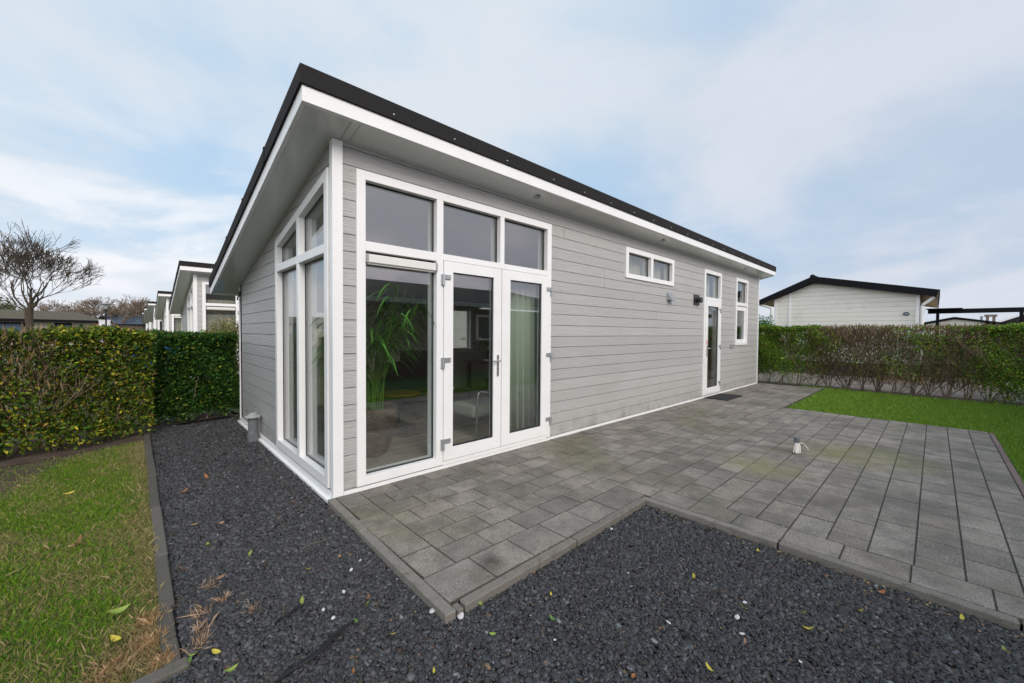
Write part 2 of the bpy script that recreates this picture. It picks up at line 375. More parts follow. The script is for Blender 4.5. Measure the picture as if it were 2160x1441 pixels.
def make_chalet(label,group):
    H=empty('chalet',(0,0,0),0,label,'chalet',group)
    def wall(T,a0,a1,ops,top,joints=()):
        M=Mb()
        for r,p in wall_pieces(a0,a1,ROWS,ops,top,joints):
            g=random.Random(r*31+int(a1*7)+int(p[0][0]*3)).uniform(.95,1.04); M.prism(p,-.012,0,T,(g,g,g),0)
        for r,p in wall_pieces(a0+.0,a1,[(-.03,3.3)],ops,top): M.prism(p,-.125,-.0125,T,(1,1,1),1)
        return M.build('wall',[MT['siding'],MT['backing']],H)
    wl=wall(TL,.068,L-.04,OP_L,lambda a:Z0+.005,JOINTS); wl['label']='long grey boarded wall with the doors'
    wg=wall(TG,.05,W-.03,OP_G,lambda a:zs(a)+.01); wg['label']='grey boarded gable wall'
    wall(TB,0,L,OP_B,lambda a:zs(W)+.02); wall(TE,0.001,W,[],lambda a:zs(a)+.01)
    # inner lining so rooms have painted walls
    M=Mb()
    for r,p in wall_pieces(.13,L-.13,[(.1,3.3)],OP_L,lambda a:Z0-.03): M.prism(p,-.15,-.1255,TL)
    for r,p in wall_pieces(.15,W-.15,[(.1,3.3)],OP_G,lambda a:zs(a)-.005): M.prism(p,-.15,-.1255,TG)
    for r,p in wall_pieces(.13,L-.13,[(.1,3.3)],OP_B,lambda a:zs(W)-.005): M.prism(p,-.15,-.1255,TB)
    for x in (6.6,9.1): M.prism([(.151,.1),(W-.151,.1),(W-.151,zs(W)),(.151,zs(.15)-.005)],x,x+.08,lambda a,b,d:(d,a,b))
    M.build('inner_wall',MT['inner'],H)
    M=Mb(); M.box(.1,L-.1,.1,W-.1,-.1,.1); M.build('floor',MT['wfloor'],H)
    # trims
    def cb(name,boxes,m_='pvc',bev=.002):
        M=Mb()
        for b in boxes: M.box(*b)
        return M.build(name,MT[m_],H,bevel=bev)
    cb('corner_board',[(-.018,.068,-.018,.05,-.02,Z0-.002)])
    cb('corner_board',[(L-.04,L+.015,-.015,.04,-.02,Z0-.002)])
    cb('corner_board',[(-.015,.04,W-.03,W+.015,-.02,zs(W)+.0)])
    cb('base_strip',[(.07,L-.042,-.022,-.0005,-.03,.028)])
    cb('base_strip',[(-.05,-.0005,-.02,W+.01,-.05,-.022),(-.022,-.0006,.052,W-.032,-.022,.03)])
    # roof body: white fascia below, felt edge above
    yA,yB=-.304,4.5; xA,xB=-.324,L+.37
    pr=lambda y,dz:(y,zs(y)+dz)
    M=Mb(); M.prism([pr(yA+.03,.0),pr(yB-.03,.0),pr(yB-.03,.03),pr(yA+.03,.03)],xA+.03,xB-.03,lambda a,b,d:(d,a,b)); sf=M.build('soffit',MT['soffit'],H)
    M=Mb()
    for x in (.045,.115,3.0,6.0,9.0):
        M=Mb(); M.box(x,x+.004,yA+.0301,-.03,-.001,.002,T=lambda x,y,z:(x,y,zs(y)-z)); M.build('soffit_joint',MT['cap'],sf)
    M=Mb(); T=lambda a,b,d:(d,a,b)
    f0,f1=-.012,.112
    M.prism([pr(yA,f0+.002),pr(yA+.03,f0),pr(yA+.03,f1),pr(yA,f1)],xA,xB,T)
    M.prism([pr(yB-.03,f0),pr(yB,f0),pr(yB,f1),pr(yB-.03,f1)],xA,xB,T)
    for x in (xA,xB-.03): M.prism([pr(yA+.0305,f0),pr(yB-.0305,f0),pr(yB-.0305,f1),pr(yA+.0305,f1)],x,x+.03,T)
    for x in (2.0,5.2,8.3): M.box(x,x+.004,yA-.0012,yA,zs(yA)+.0,zs(yA)+.108)
    M.build('fascia',MT['pvc'],H,bevel=.002)
    M=Mb(); g0,g1=.102,.235
    M.prism([pr(yA-.018,g0),pr(yA-.001,g0),pr(yA-.001,g1-.01),pr(yA-.018,g1)],xA-.018,xB+.018,T)
    M.prism([pr(yB+.001,g0),pr(yB+.018,g0),pr(yB+.018,g1),pr(yB+.001,g1-.01)],xA-.018,xB+.018,T)
    for x in (xA-.018,xB+.001): M.prism([pr(yA-.0005,g0),pr(yB+.0005,g0),pr(yB+.0005,g1),pr(yA-.0005,g1)],x,x+.017,T)
    # slightly lifted lap joints in the felt edge
    for y in (.75,1.75,2.8,3.75): M.prism([pr(y,g0+.004),pr(y+.03,g0+.004),pr(y+.03,g1+.008),pr(y,g1+.004)],xA-.024,xA+.05,T)
    ed=M.build('roof_edge',MT['felt'],H)
    M=Mb(); M.prism([pr(yA+.001,.113),pr(yB-.001,.113),pr(yB-.001,g1-.012),pr(yA+.001,g1-.012)],xA+.001,xB-.001,T)
    for i in range(14):
        y=yA+.02+i*.34
        M.prism([(y,zs(y)+g1-.02),(y+.35,zs(y+.35)+g1-.012),(y+.35,zs(y+.35)+g1+.018),(y,zs(y)+g1-.011)],xA+.002,xB-.002,T)
    M.build('roof',MT['tile'],H)
    for x in [.37,.98,1.65,2.39,3.0,3.6,4.22,4.82,5.44,6.1,6.68,7.3,7.9,8.5,9.1,9.7,10.3,10.9]:
        M=Mb(); M.tube([(x,yA-.017,zs(yA)+.142),(x,yA-.024,zs(yA)+.142)],.0052,8); M.build('screw',MT['wht'],ed)
    for x in (2.30,5.50,9.90):
        M=Mb(); z=zs(-.14); M.lathe([(.0,z-.002),(.022,z-.004),(.024,z-.012),(.042,z-.010),(.046,z-.0)],x,-.14,20); M.build('downlight',MT['alu'],H,smooth=True)
    # ---------- windows
    GD0,GD1=-.060,-.040
    def frame(name,T,bars,panes,parent=H,front=.022,back=-.15,slope=None,bev=.0025,panetop=None):
        M=Mb()
        for p in bars:
            if len(p)==4 and not isinstance(p[0],tuple): p=[(p[0],p[2]),(p[1],p[2]),(p[1],p[3]),(p[0],p[3])]
            M.prism(p,back,front,T)
        for p in panes:                              # thin black gasket round each pane
            if len(p)==4 and not isinstance(p[0],tuple): p=[(p[0],p[2]),(p[1],p[2]),(p[1],p[3]),(p[0],p[3])]
            cx=sum(q[0] for q in p)/len(p); cy=sum(q[1] for q in p)/len(p)
            ins=lambda q,t:(q[0]+(.011 if q[0]<cx else -.011),q[1]+(.011 if q[1]<cy else -.011))
            n=len(p); qi=[ins(q,0) for q in p]
            for i in range(n):
                j=(i+1)%n; M.prism([p[i],p[j],qi[j],qi[i]],GD0-.002,GD1+.004,T,None,1)
        o=M.build(name,[MT['pvc'],MT['gasket']],parent,bevel=bev)
        for p in panes:
            if len(p)==4 and not isinstance(p[0],tuple): p=[(p[0],p[2]),(p[1],p[2]),(p[1],p[3]),(p[0],p[3])]
            g=Mb(); g.prism(p,GD0,GD1,T); g.build('pane',MT['glass'],o)
        return o
    # french-door unit
    x0,x1,z0,z1=.183,2.715,.04,2.79; zt0,zt1=2.122,2.184; m1,m1b,m2,m2b=.985,1.062,1.830,1.893; xr=2.635; xl=.262; zr=2.712
    bars=[(x0,xl,z0,z1),(xr,x1,z0,z1),(xl+.0002,xr-.0002,zr,z1),(m1,m1b,z0,zr-.0002),(m2,m2b,zt0,zr-.0002),
          (xl+.0002,m1-.0002,zt0-.02,zt1),(m1b+.0002,m2-.0002,zt0,zt1),(m2b+.0002,xr-.0002,zt0,zt1),(xl+.0002,m1-.0002,z0,.118),(m1b+.0002,xr-.0002,.032,.072)]
    o=frame('window',TL,bars,[(xl,m1,zt1,zr),(m1b,m2,zt1,zr),(m2b,xr,zt1,zr),(xl,m1,.118,zt0-.02)])
    o['label']='large white window frame round the double doors'
    M=Mb(); M.box(xl+.004,m1-.004,-.035,.01,2.00,2.075); M.box(xl+.012,m1-.012,-.02,.004,1.985,1.9995); M.build('vent_grille',MT['offw'],o,bevel=.006)
    for x in (xl+.0005,m1-.0195):
        M=Mb(); M.box(x,x+.019,-.040,-.0352,1.998,2.077); M.build('vent_end_cap',MT['cap'],o)
    def door(T,a0,a1,b0,b1,g,hinge,handle,parent=H,hz=(.26,1.09,1.93)):
        D=empty('door'); D.parent=parent
        F0=.030
        M=Mb(); ga0,ga1,gb0,gb1=g
        for p in [(a0,ga0,b0,b1),(ga1,a1,b0,b1),(ga0+.0002,ga1-.0002,b0,gb0),(ga0+.0002,ga1-.0002,gb1,b1)]:
            M.prism([(p[0],p[2]),(p[1],p[2]),(p[1],p[3]),(p[0],p[3])],-.045,F0,T)
        p=[(ga0,gb0),(ga1,gb0),(ga1,gb1),(ga0,gb1)]; q=[(ga0+.009,gb0+.009),(ga1-.009,gb0+.009),(ga1-.009,gb1-.009),(ga0+.009,gb1-.009)]
        for i in range(4): M.prism([p[i],p[(i+1)%4],q[(i+1)%4],q[i]],-.02,.016,T,None,1)
        M.build('door_frame',[MT['pvc'],MT['gasket']],D,bevel=.002)
        M=Mb(); M.prism(p,-.018,.006,T); M.build('pane',MT['glass'],D)
        for z in hz:
            M=Mb(); s=1 if hinge==a0 else -1
            M.box(hinge-.004*s,hinge+.075*s,z-.0,z+.045,F0+.001,F0+.016,T=T); M.box(hinge-.034*s,hinge-.006*s,z-.06,z+.045,F0-.007,F0+.008,T=T)
            M.tube([T(hinge-.012*s,z-.065,F0+.014),T(hinge-.012*s,z+.048,F0+.014)],.013,10); M.build('hinge',MT['alu'],D,bevel=.002)
        if handle is not None:
            hx,sgn=handle; M=Mb()
            M.box(hx-.013,hx+.013,.90,1.14,F0+.0005,F0+.012,T=T)
            M.tube([T(hx,1.075,F0+.01),T(hx,1.075,F0+.05)],.010,10); M.tube([T(hx+.008*sgn,1.075,F0+.05),T(hx-.115*sgn,1.075,F0+.052)],.009,10); 
            M.tube([T(hx,.985,F0+.01),T(hx,.985,F0+.014)],.009,10,mi=1)
            M.build('handle',[MT['steel'],MT['black']],D,bevel=.003)
        return D
    d=door(TL,1.066,1.845,.078,2.117,(1.179,1.730,.205,2.008),1.066,(1.788,1)); d['label']='left leaf of the double doors, with handle'
    d=door(TL,1.853,2.690,.078,2.117,(1.985,2.528,.205,2.008),2.690,None)
    # entrance door
    x0,x1=7.71,8.705
    o=frame('window',TL,[(x0,7.79,.05,2.79),(8.63,x1,.05,2.79),(7.7902,8.6298,2.71,2.79),(7.7902,8.6298,2.135,2.195),(7.7902,8.6298,.05,.07)],[(7.79,8.63,2.195,2.71)])
    o['label']='white frame and top light of the entrance door'
    d=door(TL,7.795,8.625,.075,2.13,(7.905,8.515,.2,2.0),8.625,(7.85,-1)); d['label']='narrow glazed entrance door'
    M=Mb(); M.box(7.83,7.87,1.15,1.25,.031,.034,T=TL); M.build('sticker',MT['red'],d)
    o=frame('window',TL,[(4.53,4.61,2.29,2.785),(6.165,6.245,2.29,2.785),(4.6102,6.1648,2.705,2.785),(4.6102,6.1648,2.29,2.365),(5.345,5.425,2.3652,2.7048)],[(4.61,5.345,2.365,2.705),(5.425,6.165,2.365,2.705)]); o['label']='small high window with two panes'
    o=frame('window',TL,[(9.71,9.79,1.11,2.8),(10.54,10.62,1.11,2.8),(9.7902,10.5398,2.72,2.8),(9.7902,10.5398,1.11,1.185),(9.7902,10.5398,2.11,2.19)],[(9.79,10.54,2.19,2.72)]); o['label']='tall narrow window beside the entrance door'
    M=Mb()
    for p in [(9.791,9.86,1.186,2.109),(10.47,10.539,1.186,2.109),(9.8602,10.4698,1.186,1.255),(9.8602,10.4698,1.99,2.109)]: M.prism([(p[0],p[2]),(p[1],p[2]),(p[1],p[3]),(p[0],p[3])],-.07,-.012,TL)
    M.build('sash',MT['pvc'],o,bevel=.002); M=Mb(); M.prism([(9.86,1.255),(10.47,1.255),(10.47,1.99),(9.86,1.99)],-.05,-.035,TL); M.build('pane',MT['glass'],o)
    # gable window with sloping head
    a0,a1=.098,1.82; hb=lambda y:gtop(y)-.085
    q=lambda u,v,b0,b1:[(u,b0),(v,b0),(v,b1(v)),(u,b1(u))]
    A,B,Cm,D_=a0+.08,.905,.98,a1-.08; t0,t1=2.068,2.148; c_=lambda v:(lambda a:v)
    bars=[q(a0,A,.05,gtop),q(D_,a1,.05,gtop),[(A,hb(A)),(D_,hb(D_)),(D_,gtop(D_)),(A,gtop(A))],q(B,Cm,.1402,hb),q(A,B,t0,c_(t1)),q(Cm,D_,t0,c_(t1)),q(A,D_,.05,c_(.14))]
    o=frame('window',TG,bars,[q(A,B,.14,c_(t0)),q(Cm,D_,.14,c_(t0)),q(A,B,t1,hb),q(Cm,D_,t1,hb)]); o['label']='tall gable window with a sloping head'
    # back windows
    for a0,a1,b0,b1 in [(3.75,4.5,.95,1.95),(1.0,1.9,1.2,1.8)]:
        o=frame('window',TB,[(a0,a0+.07,b0,b1),(a1-.07,a1,b0,b1),(a0+.0702,a1-.0702,b1-.07,b1),(a0+.0702,a1-.0702,b0,b0+.07)],[(a0+.07,a1-.07,b0+.07,b1-.07)])
    # wall fittings
    M=Mb(); M.box(5.985,6.19,2.0,2.165,.0005,.006,T=TL)
    M.add([TL(6.0,2.155,.006),TL(6.17,2.155,.006),TL(6.17,2.01,.11),TL(6.0,2.01,.11),TL(6.0,2.02,.006),TL(6.17,2.02,.006)],[(0,1,2,3),(0,3,4),(1,5,2)],None); M.build('vent_hood',MT['alu'],H,bevel=.001)
    M=Mb(); M.box(7.19,7.47,1.985,2.205,.0005,.014,T=TL); M.tube([TL(7.32,2.09,.014),TL(7.32,2.09,.07)],.050,18); M.tube([TL(7.32,2.09,.07),TL(7.32,2.09,.12)],.058,18); M.build('flue_outlet',MT['black'],H,bevel=.002)
    M=Mb(); M.box(9.37,9.62,1.05,1.145,.0005,.03,T=TL); M.box(9.385,9.605,1.10,1.135,.03,.042,T=TL); M.build('outdoor_socket',MT['cap'],H,bevel=.004)
    M=Mb(); M.box(3.93,3.99,1.93,2.0,.0005,.03,T=TG); M.tube([TG(3.96,1.94,.02),TG(3.96,1.9,.05),TG(3.96,1.86,.045)],.01,8); M.build('bracket',MT['black'],H)
    return H
GR='row of identical grey chalets'
H0=make_chalet('light grey boarded chalet with double glass doors filling the foreground','row of identical grey chalets')
H0['group']=GR
labs=['grey chalet just behind the left hedge, nearest in the row','second grey chalet of the row behind the left hedge','third grey chalet of the row behind the left hedge','fourth grey chalet of the row behind the left hedge','farthest visible grey chalet at the end of the row']
for (dx,dy),lb in zip([(0.04,11.1),(-.02,22.9),(-.2,33.2),(-.25,42.5),(-.26,54)],labs):
    c=copy_tree(H0); c.location=(dx,dy,0); c['label']=lb

# ------------------------------------------------------------------ ground
def sheet(name,poly,z,m_,kind='structure'):
    M=Mb(); M.add([(x,y,z) for x,y in poly],[tuple(range(len(poly)))]); o=M.build(name,MT[m_],norm=False)
    if o.data.polygons[0].normal.z<0: o.data.flip_normals()
    if kind: o['kind']=kind
    return o
sheet('ground',[(-400,-400),(600,-400),(600,600),(-400,600)],-.10,'ground')
sheet('gravel_bed',[(-1.1,4.6),(-1.1,-1.28),(-4,-1.28),(-4,-7),(7.8,-7),(7.8,-4.06),(1.92,-4.06),(1.92,-1.78),(-.07,-1.78),(-.03,-.0),(0,4.6)],-.062,'gravelbed')
sheet('gravel_bed',[(11.74,.6),(11.74,-.93),(12.25,-.93),(12.25,.6)],-.05,'gravelbed')
sheet('lawn',[(-1.09,-1.27),(-1.09,3.85),(-4.2,2.8),(-6,-1.27)],-.045,'turf')
sheet('soil_strip',[(-1.09,3.55),(-1.02,4.35),(.1,4.75),(0,4.5),(0,5.2),(-6,3.4),(-6,1.9),(-2.6,3.0)],-.035,'soil')
sheet('lawn',[(7.76,-1.53),(11.76,-1.53),(11.76,-.93),(12.0,-.93),(11.6,-4.8),(11.2,-9),(1.95,-9),(1.95,-4.06),(7.76,-4.06)],-.028,'lawnsoil')
sheet('soil_strip',[(11.95,-.95),(12.26,-.95),(12.26,.6),(12.7,.6),(12.5,-9),(11.2,-9),(11.6,-4.8)],-.032,'soil')
sheet('hedge_bed',[(11.9,.5),(12.45,.5),(12.3,-4.5),(12.1,-9),(11.3,-9),(11.62,-4.6)],-.024,'soil')
sheet('path',[(12.6,3),(12.5,-12),(17.0,-12),(17.0,3)],-.055,'pathg')
sheet('patio_bed',[(0.0,-.0),(11.74,0),(11.74,-1.53),(7.76,-1.53),(7.76,-4.0),(1.92,-4.0),(1.92,-1.76),(-.06,-1.76)],-.0075,'joint')
# patio slabs
M=Mb()
def slab(x0,x1,y0,y1,col=None):
    g=.0018; x0+=g;x1-=g;y0+=g;y1-=g
    if x1-x0<.02 or y1-y0<.02: return
    t=random.gauss(0,.0012); e=.004
    tl=[random.gauss(0,.0006) for _ in range(4)]
    P=[(x0,y0),(x1,y0),(x1,y1),(x0,y1)]; I=[(x0+e,y0+e),(x1-e,y0+e),(x1-e,y1-e),(x0+e,y1-e)]
    vs=[(x,y,-.03) for x,y in P]+[(x,y,t+k-.0035) for (x,y),k in zip(P,tl)]+[(x,y,t+k) for (x,y),k in zip(I,tl)]
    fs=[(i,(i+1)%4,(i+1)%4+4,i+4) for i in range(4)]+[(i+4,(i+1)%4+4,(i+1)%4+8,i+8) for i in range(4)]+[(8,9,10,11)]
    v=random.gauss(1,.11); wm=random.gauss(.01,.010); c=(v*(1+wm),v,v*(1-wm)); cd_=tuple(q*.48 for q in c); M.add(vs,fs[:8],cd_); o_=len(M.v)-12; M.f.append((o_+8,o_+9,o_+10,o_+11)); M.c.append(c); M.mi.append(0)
P_=.2115; Lx=.3165
def row(k,xs,xe,first_w=0):
    y1=-P_*k; y0=-P_*(k+1); j=2.553 if k%2==1 else 2.392
    j-=math.ceil((j-xs)/Lx)*Lx
    x=xs; nx=j
    while nx<=xs+.05: nx+=Lx
    while x<xe-.001:
        e=min(nx,xe); 
        if xe-e<.05: e=xe
        slab(x,e,y0,y1); x=e; nx+=Lx
for k in range(7): row(k,.19,11.74)
for a,b in [(0,-.32),(-.32,-.54),(-.54,-.70),(-.70,-.885),(-.885,-1.205),(-1.205,-1.48)]: slab(-.03 if a<-.5 else -.005,.19,b,a)
for a,b in [(-.045,.28),(.28,.60),(.60,.915),(.915,1.235),(1.235,1.55),(1.55,1.985)]: slab(a,b,-1.75,-1.4805)
y=-1.4805; 
for b in (-1.80,-2.12,-2.435,-2.75,-3.06,-3.375,-3.69,-4.0): slab(1.985 if y>-1.7 else 1.962,2.212,b,y); y=b
for k in range(7,18): row(k,2.212,7.76)
xx=2.212
while xx<7.76: slab(xx,min(xx+.3165,7.76),-4.0,-P_*18); xx+=.3165
pat=M.build('patio',MT['paver'],norm=False); pat['kind']='structure'
# kerb stones
def kerb(p,q,wd,zt,label,group,m_='kerb',tone=1.0,name='kerb_stone',h=.16):
    p=Vector((*p,0)); q=Vector((*q,0)); d=q-p; Ln=d.length-.006; ang=math.atan2(d.y,d.x)
    M=Mb(); v=random.gauss(tone,.06)
    nseg=8
    for i in range(nseg): pass
    M.box(-Ln/2,Ln/2,-wd/2,wd/2,-h,0,(v,v,v*.98))
    o=M.build(name,MT[m_],bevel=.006,loc=((p+q)/2).to_tuple()[:2]+(zt,)); o.rotation_euler=(random.gauss(0,.012),random.gauss(0,.003),ang)
    tag(o,label,'kerb stone',group); return o
g1='concrete kerb stones between left lawn and gravel'
ys=[(3.80,2.73,'kerb stone at the far end of the left lawn, touching the hedge'),(2.73,1.73,'second kerb stone from the left hedge, between lawn and gravel'),(1.73,.80,'third kerb stone from the left hedge, between lawn and gravel'),(.80,-.135,'middle kerb stone of the left lawn edge, beside green turf'),(-.135,-.76,'kerb stone of the left lawn edge with dry grass leaning on it'),(-.76,-1.04,'short kerb piece half covered by dead brown grass'),(-1.05,-1.24,'small broken kerb piece at the near end of the lawn edge')]
for i,(a,b,lb) in enumerate(ys):
    xa=-1.10-.002*i; kerb((xa+random.gauss(0,.004),a),(xa+random.gauss(0,.004),b),.062,-.005-.003*i,lb,g1,tone=.5)
kerb((-1.055,-1.262),(-1.50,-1.300),.066,-.02,'tilted kerb stone in the bottom left corner, running sideways',g1,tone=.62)
kerb((-1.52,-1.302),(-2.5,-1.36),.066,-.02,'kerb stone partly out of frame at the bottom left corner',g1,tone=.62)
g2='pale concrete kerb stones edging the patio'
kerb((-.033,-.012),(-.052,-.715),.060,.002,'patio kerb stone starting at the corner of the chalet',g2)
kerb((-.054,-.722),(-.080,-1.822),.060,.002,'long patio kerb stone ending at the near corner tip',g2)
kerb((-.044,-1.792),(.0,-1.792),.060,-.006,'tiny kerb offcut at the near corner tip of the patio',g2)
kerb((.006,-1.792),(.945,-1.786),.060,.002,'patio kerb stone right of the near corner tip',g2)
kerb((.950,-1.786),(1.895,-1.778),.060,.002,'patio kerb stone ending at the inner corner by the gravel',g2)
kerb((1.928,-1.755),(1.933,-2.745),.060,.002,'kerb stone right of the inner corner, beside dark gravel',g2)
kerb((1.933,-2.75),(1.930,-3.76),.060,.002,'long kerb stone running toward the lower right edge',g2)
kerb((1.930,-3.765),(1.930,-4.03),.060,.002,'short kerb stone at the lower right edge of the picture',g2)
g3='thin pinkish kerb stones between patio and right lawn'
xx=7.76
for i in range(6):
    kerb((xx,-4.03),(xx-.98,-4.03),.05,-.004,['thin kerb stone at the far right corner of the patio','second thin kerb stone from the far right patio corner','third thin kerb stone from the far right patio corner','fourth thin kerb stone from the far right patio corner','fifth thin kerb stone, right patio edge','sixth thin kerb stone, right patio edge'][i],g3,'pinkgrey'); xx-=.985

# ------------------------------------------------------------------ scatter helpers
def inpoly(px,py,poly):
    c=np.zeros(len(px),bool); n=len(poly)
    for i in range(n):
        x1,y1=poly[i];x2,y2=poly[(i+1)%n]
        t=((y1>py)!=(y2>py))
        with np.errstate(divide='ignore',invalid='ignore'): xi=(x2-x1)*(py-y1)/(y2-y1)+x1
        c^=t&(px<xi)
    return c
def scatter(poly,density,maxd=None,mind=0,fov=True):
    xs=[p[0] for p in poly]; ys_=[p[1] for p in poly]; x0,x1,y0,y1=min(xs),max(xs),min(ys_),max(ys_)
    n=int((x1-x0)*(y1-y0)*density); X=RG.uniform(x0,x1,n); Y=RG.uniform(y0,y1,n); k=inpoly(X,Y,poly)
    dx,dy=X-CAM.x,Y-CAM.y; d=np.hypot(dx,dy)
    if maxd: k&=d<maxd
    k&=d>=mind
    if fov:
        fwd=dx*math.cos(YAW)+dy*math.sin(YAW); lat=abs(dx*math.sin(YAW)-dy*math.cos(YAW)); k&=(fwd>.35)&(lat<fwd*1.6+1.0)
    return X[k],Y[k]
def rotm(n,tilt):
    """random rotations: yaw uniform, tilt gaussian"""
    a=RG.uniform(0,2*np.pi,n); tx=RG.normal(0,tilt,n); ty=RG.normal(0,tilt,n)
    ca,sa=np.cos(a),np.sin(a); cx,sx=np.cos(tx),np.sin(tx); cy,sy=np.cos(ty),np.sin(ty)
    Rz=np.zeros((n,3,3)); Rz[:,0,0]=ca;Rz[:,0,1]=-sa;Rz[:,1,0]=sa;Rz[:,1,1]=ca;Rz[:,2,2]=1
    Rx=np.zeros((n,3,3)); Rx[:,0,0]=1;Rx[:,1,1]=cx;Rx[:,1,2]=-sx;Rx[:,2,1]=sx;Rx[:,2,2]=cx
    Ry=np.zeros((n,3,3)); Ry[:,1,1]=1;Ry[:,0,0]=cy;Ry[:,0,2]=sy;Ry[:,2,0]=-sy;Ry[:,2,2]=cy
    return Rx@Ry@Rz
def stones(name,X,Y,zbase,size,zr=.012):
    n=len(X); B=np.array([[-1,-1,-1],[1,-1,-1],[1,1,-1],[-1,1,-1],[-1,-1,1],[1,-1,1],[1,1,1],[-1,1,1]],float)
    V=np.repeat(B[None],n,0)*RG.uniform(.55,1.05,(n,8,3))
    s=size*RG.lognormal(0,.30,(n,1)); dim=np.concatenate([s*RG.uniform(.8,1.35,(n,1)),s*RG.uniform(.5,.9,(n,1)),s*RG.uniform(.25,.55,(n,1))],1)
    V=V*dim[:,None,:]; V=np.einsum('nij,nkj->nki',rotm(n,.42),V)
    Z=zbase+RG.uniform(0,zr,n)+.006*np.sin(X*5.1)*np.cos(Y*4.3)
    V+=np.stack([X,Y,Z],1)[:,None,:]
    Fq=np.array([[0,3,2,1],[4,5,6,7],[0,1,5,4],[1,2,6,5],[2,3,7,6],[3,0,4,7]])
    Fc=(Fq[None]+np.arange(n)[:,None,None]*8).reshape(-1,4)
    g=RG.lognormal(math.log(.058),.34,(n,1)); tint=np.array([[1.0,1.0,1.035]])*(1+RG.normal(0,.03,(n,3)))
    br=RG.random((n,1))<.02; lt=RG.random((n,1))<.004
    c=g*tint; c=np.where(br,g*np.array([[1.6,1.1,.75]]),c); c=np.where(lt,np.array([[.22,.225,.235]]),c)
    o=npmesh(name,V.reshape(-1,3),Fc,np.repeat(np.clip(c,0.01,.6),6,0),MT['stone']); o['kind']='stuff'; return o
GP=[(-1.068,4.4),(-1.068,-1.232),(-1.06,-1.232),(-1.5,-1.335),(-4,-1.42),(-4,-3.4),(-1,-3.4),(2,-6.5),(5,-6.5),(1.895,-4.06),(1.895,-1.815),(-.10,-1.815),(-.065,0),(-.03,4.5),(-.5,4.35)]
xa,ya=scatter(GP,16000,3.2); xb,yb=scatter(GP,8500,5.2,3.2); xc,yc=scatter(GP,5000,20,5.2)
stones('gravel',xa,ya,-.055,.0088); stones('gravel',np.concatenate([xb,xc]),np.concatenate([yb,yc]),-.055,.0105)
xd,yd=scatter([(11.76,.5),(11.76,-.9),(12.2,-.9),(12.2,.5)],3500); stones('gravel',xd,yd,-.045,.012)

def blades(name,X,Y,z,h,wd,cols,lean=.5,weights=None,parent=None):
    n=len(X); a=RG.uniform(0,2*np.pi,n); l=RG.normal(0,lean,n); hh=h*RG.lognormal(0,.35,n)
    ux,uy=np.cos(a),np.sin(a); lx=hh*np.sin(l); la=RG.uniform(0,2*np.pi,n); zt=hh*np.cos(l)
    V=np.zeros((n,4,3)); w_=wd*RG.uniform(.6,1.3,n)
    V[:,0]=np.stack([X-ux*w_/2,Y-uy*w_/2,z+0*X],1); V[:,1]=np.stack([X+ux*w_/2,Y+uy*w_/2,z+0*X],1)
    mx,my=X+np.cos(la)*lx*.4,Y+np.sin(la)*lx*.4
    V[:,2]=np.stack([X+np.cos(la)*lx,Y+np.sin(la)*lx,z+np.abs(zt)],1); V[:,3]=np.stack([mx+ux*w_*.4,my+uy*w_*.4,z+np.abs(zt)*.62],1)
    Fc=np.array([[0,1,3],[0,3,2]])[None]+np.arange(n)[:,None,None]*4
    ci=RG.choice(len(cols),n,p=weights); c=np.array(cols)[ci]*RG.uniform(.7,1.3,(n,1))
    return npmesh(name,V.reshape(-1,3),Fc.reshape(-1,3),np.repeat(c,2,0),MT['grass'],parent)
def P2(u,v,z):
    r=F+R2*((u-1080)/FPX)-U2*((v-720.5)/FPX); t=(z-CAM.z)/r.z; q=CAM+r*t; return q.x,q.y
# left lawn: green with straw, thinner and browner near the hedge and the kerb
GL=[(-1.13,-1.25),(-1.13,3.5),(-2.6,3.0),(-4.5,2.4),(-5,-1.25)]
soilp=[P2(u,v,-.03) for u,v in ((-260,1085),(0,1058),(70,1010),(150,968),(240,942),(310,925))]+[(-1.2,3.75),(-6,2.3)]
sheet('soil_strip',[(-6,1.5)]+soilp[:-1]+[(-6,2.4)],-.041,'soil')
X,Y=scatter(GL,30000,12); bare_=inpoly(X+RG.normal(0,.07,len(X)),Y+RG.normal(0,.07,len(X)),[(-6,1.5)]+soilp[:-1]+[(-6,2.4)]); kk=~bare_|(RG.random(len(X))<.07); X,Y=X[kk],Y[kk]
hed=(Y-(3.55+.33*(X+1.1))); pn=np.sin(X*2.3+1)*np.cos(Y*1.9)+.5*np.sin(X*6.1+Y*4.7)
keep=RG.random(len(X))<np.clip(1.15+hed*1.1*(-1)-.35-.25*(pn<-.6),.08,1); X,Y=X[keep],Y[keep]; pn=pn[keep]
dry=RG.random(len(X))<.10+.22*(np.sin(X*4.7+Y*2.1)*np.sin(Y*5.3-X*3.7)>.35)+.2*(pn<-.2)+.5*np.exp(-((X+1.13)/.12)**2)+.55*np.exp(-(((X+1.25)/.22)**2+((Y+1.05)/.28)**2))
o=blades('grass',X[~dry],Y[~dry],-.045,.026,.0023,[(.12,.27,.015),(.18,.31,.02),(.25,.31,.04),(.07,.17,.015)],.85); o['kind']='stuff'
o=blades('dry_grass',X[dry],Y[dry],-.043,.03,.0022,[(.40,.32,.16),(.32,.26,.12),(.25,.23,.09)],1.0); o['kind']='stuff'
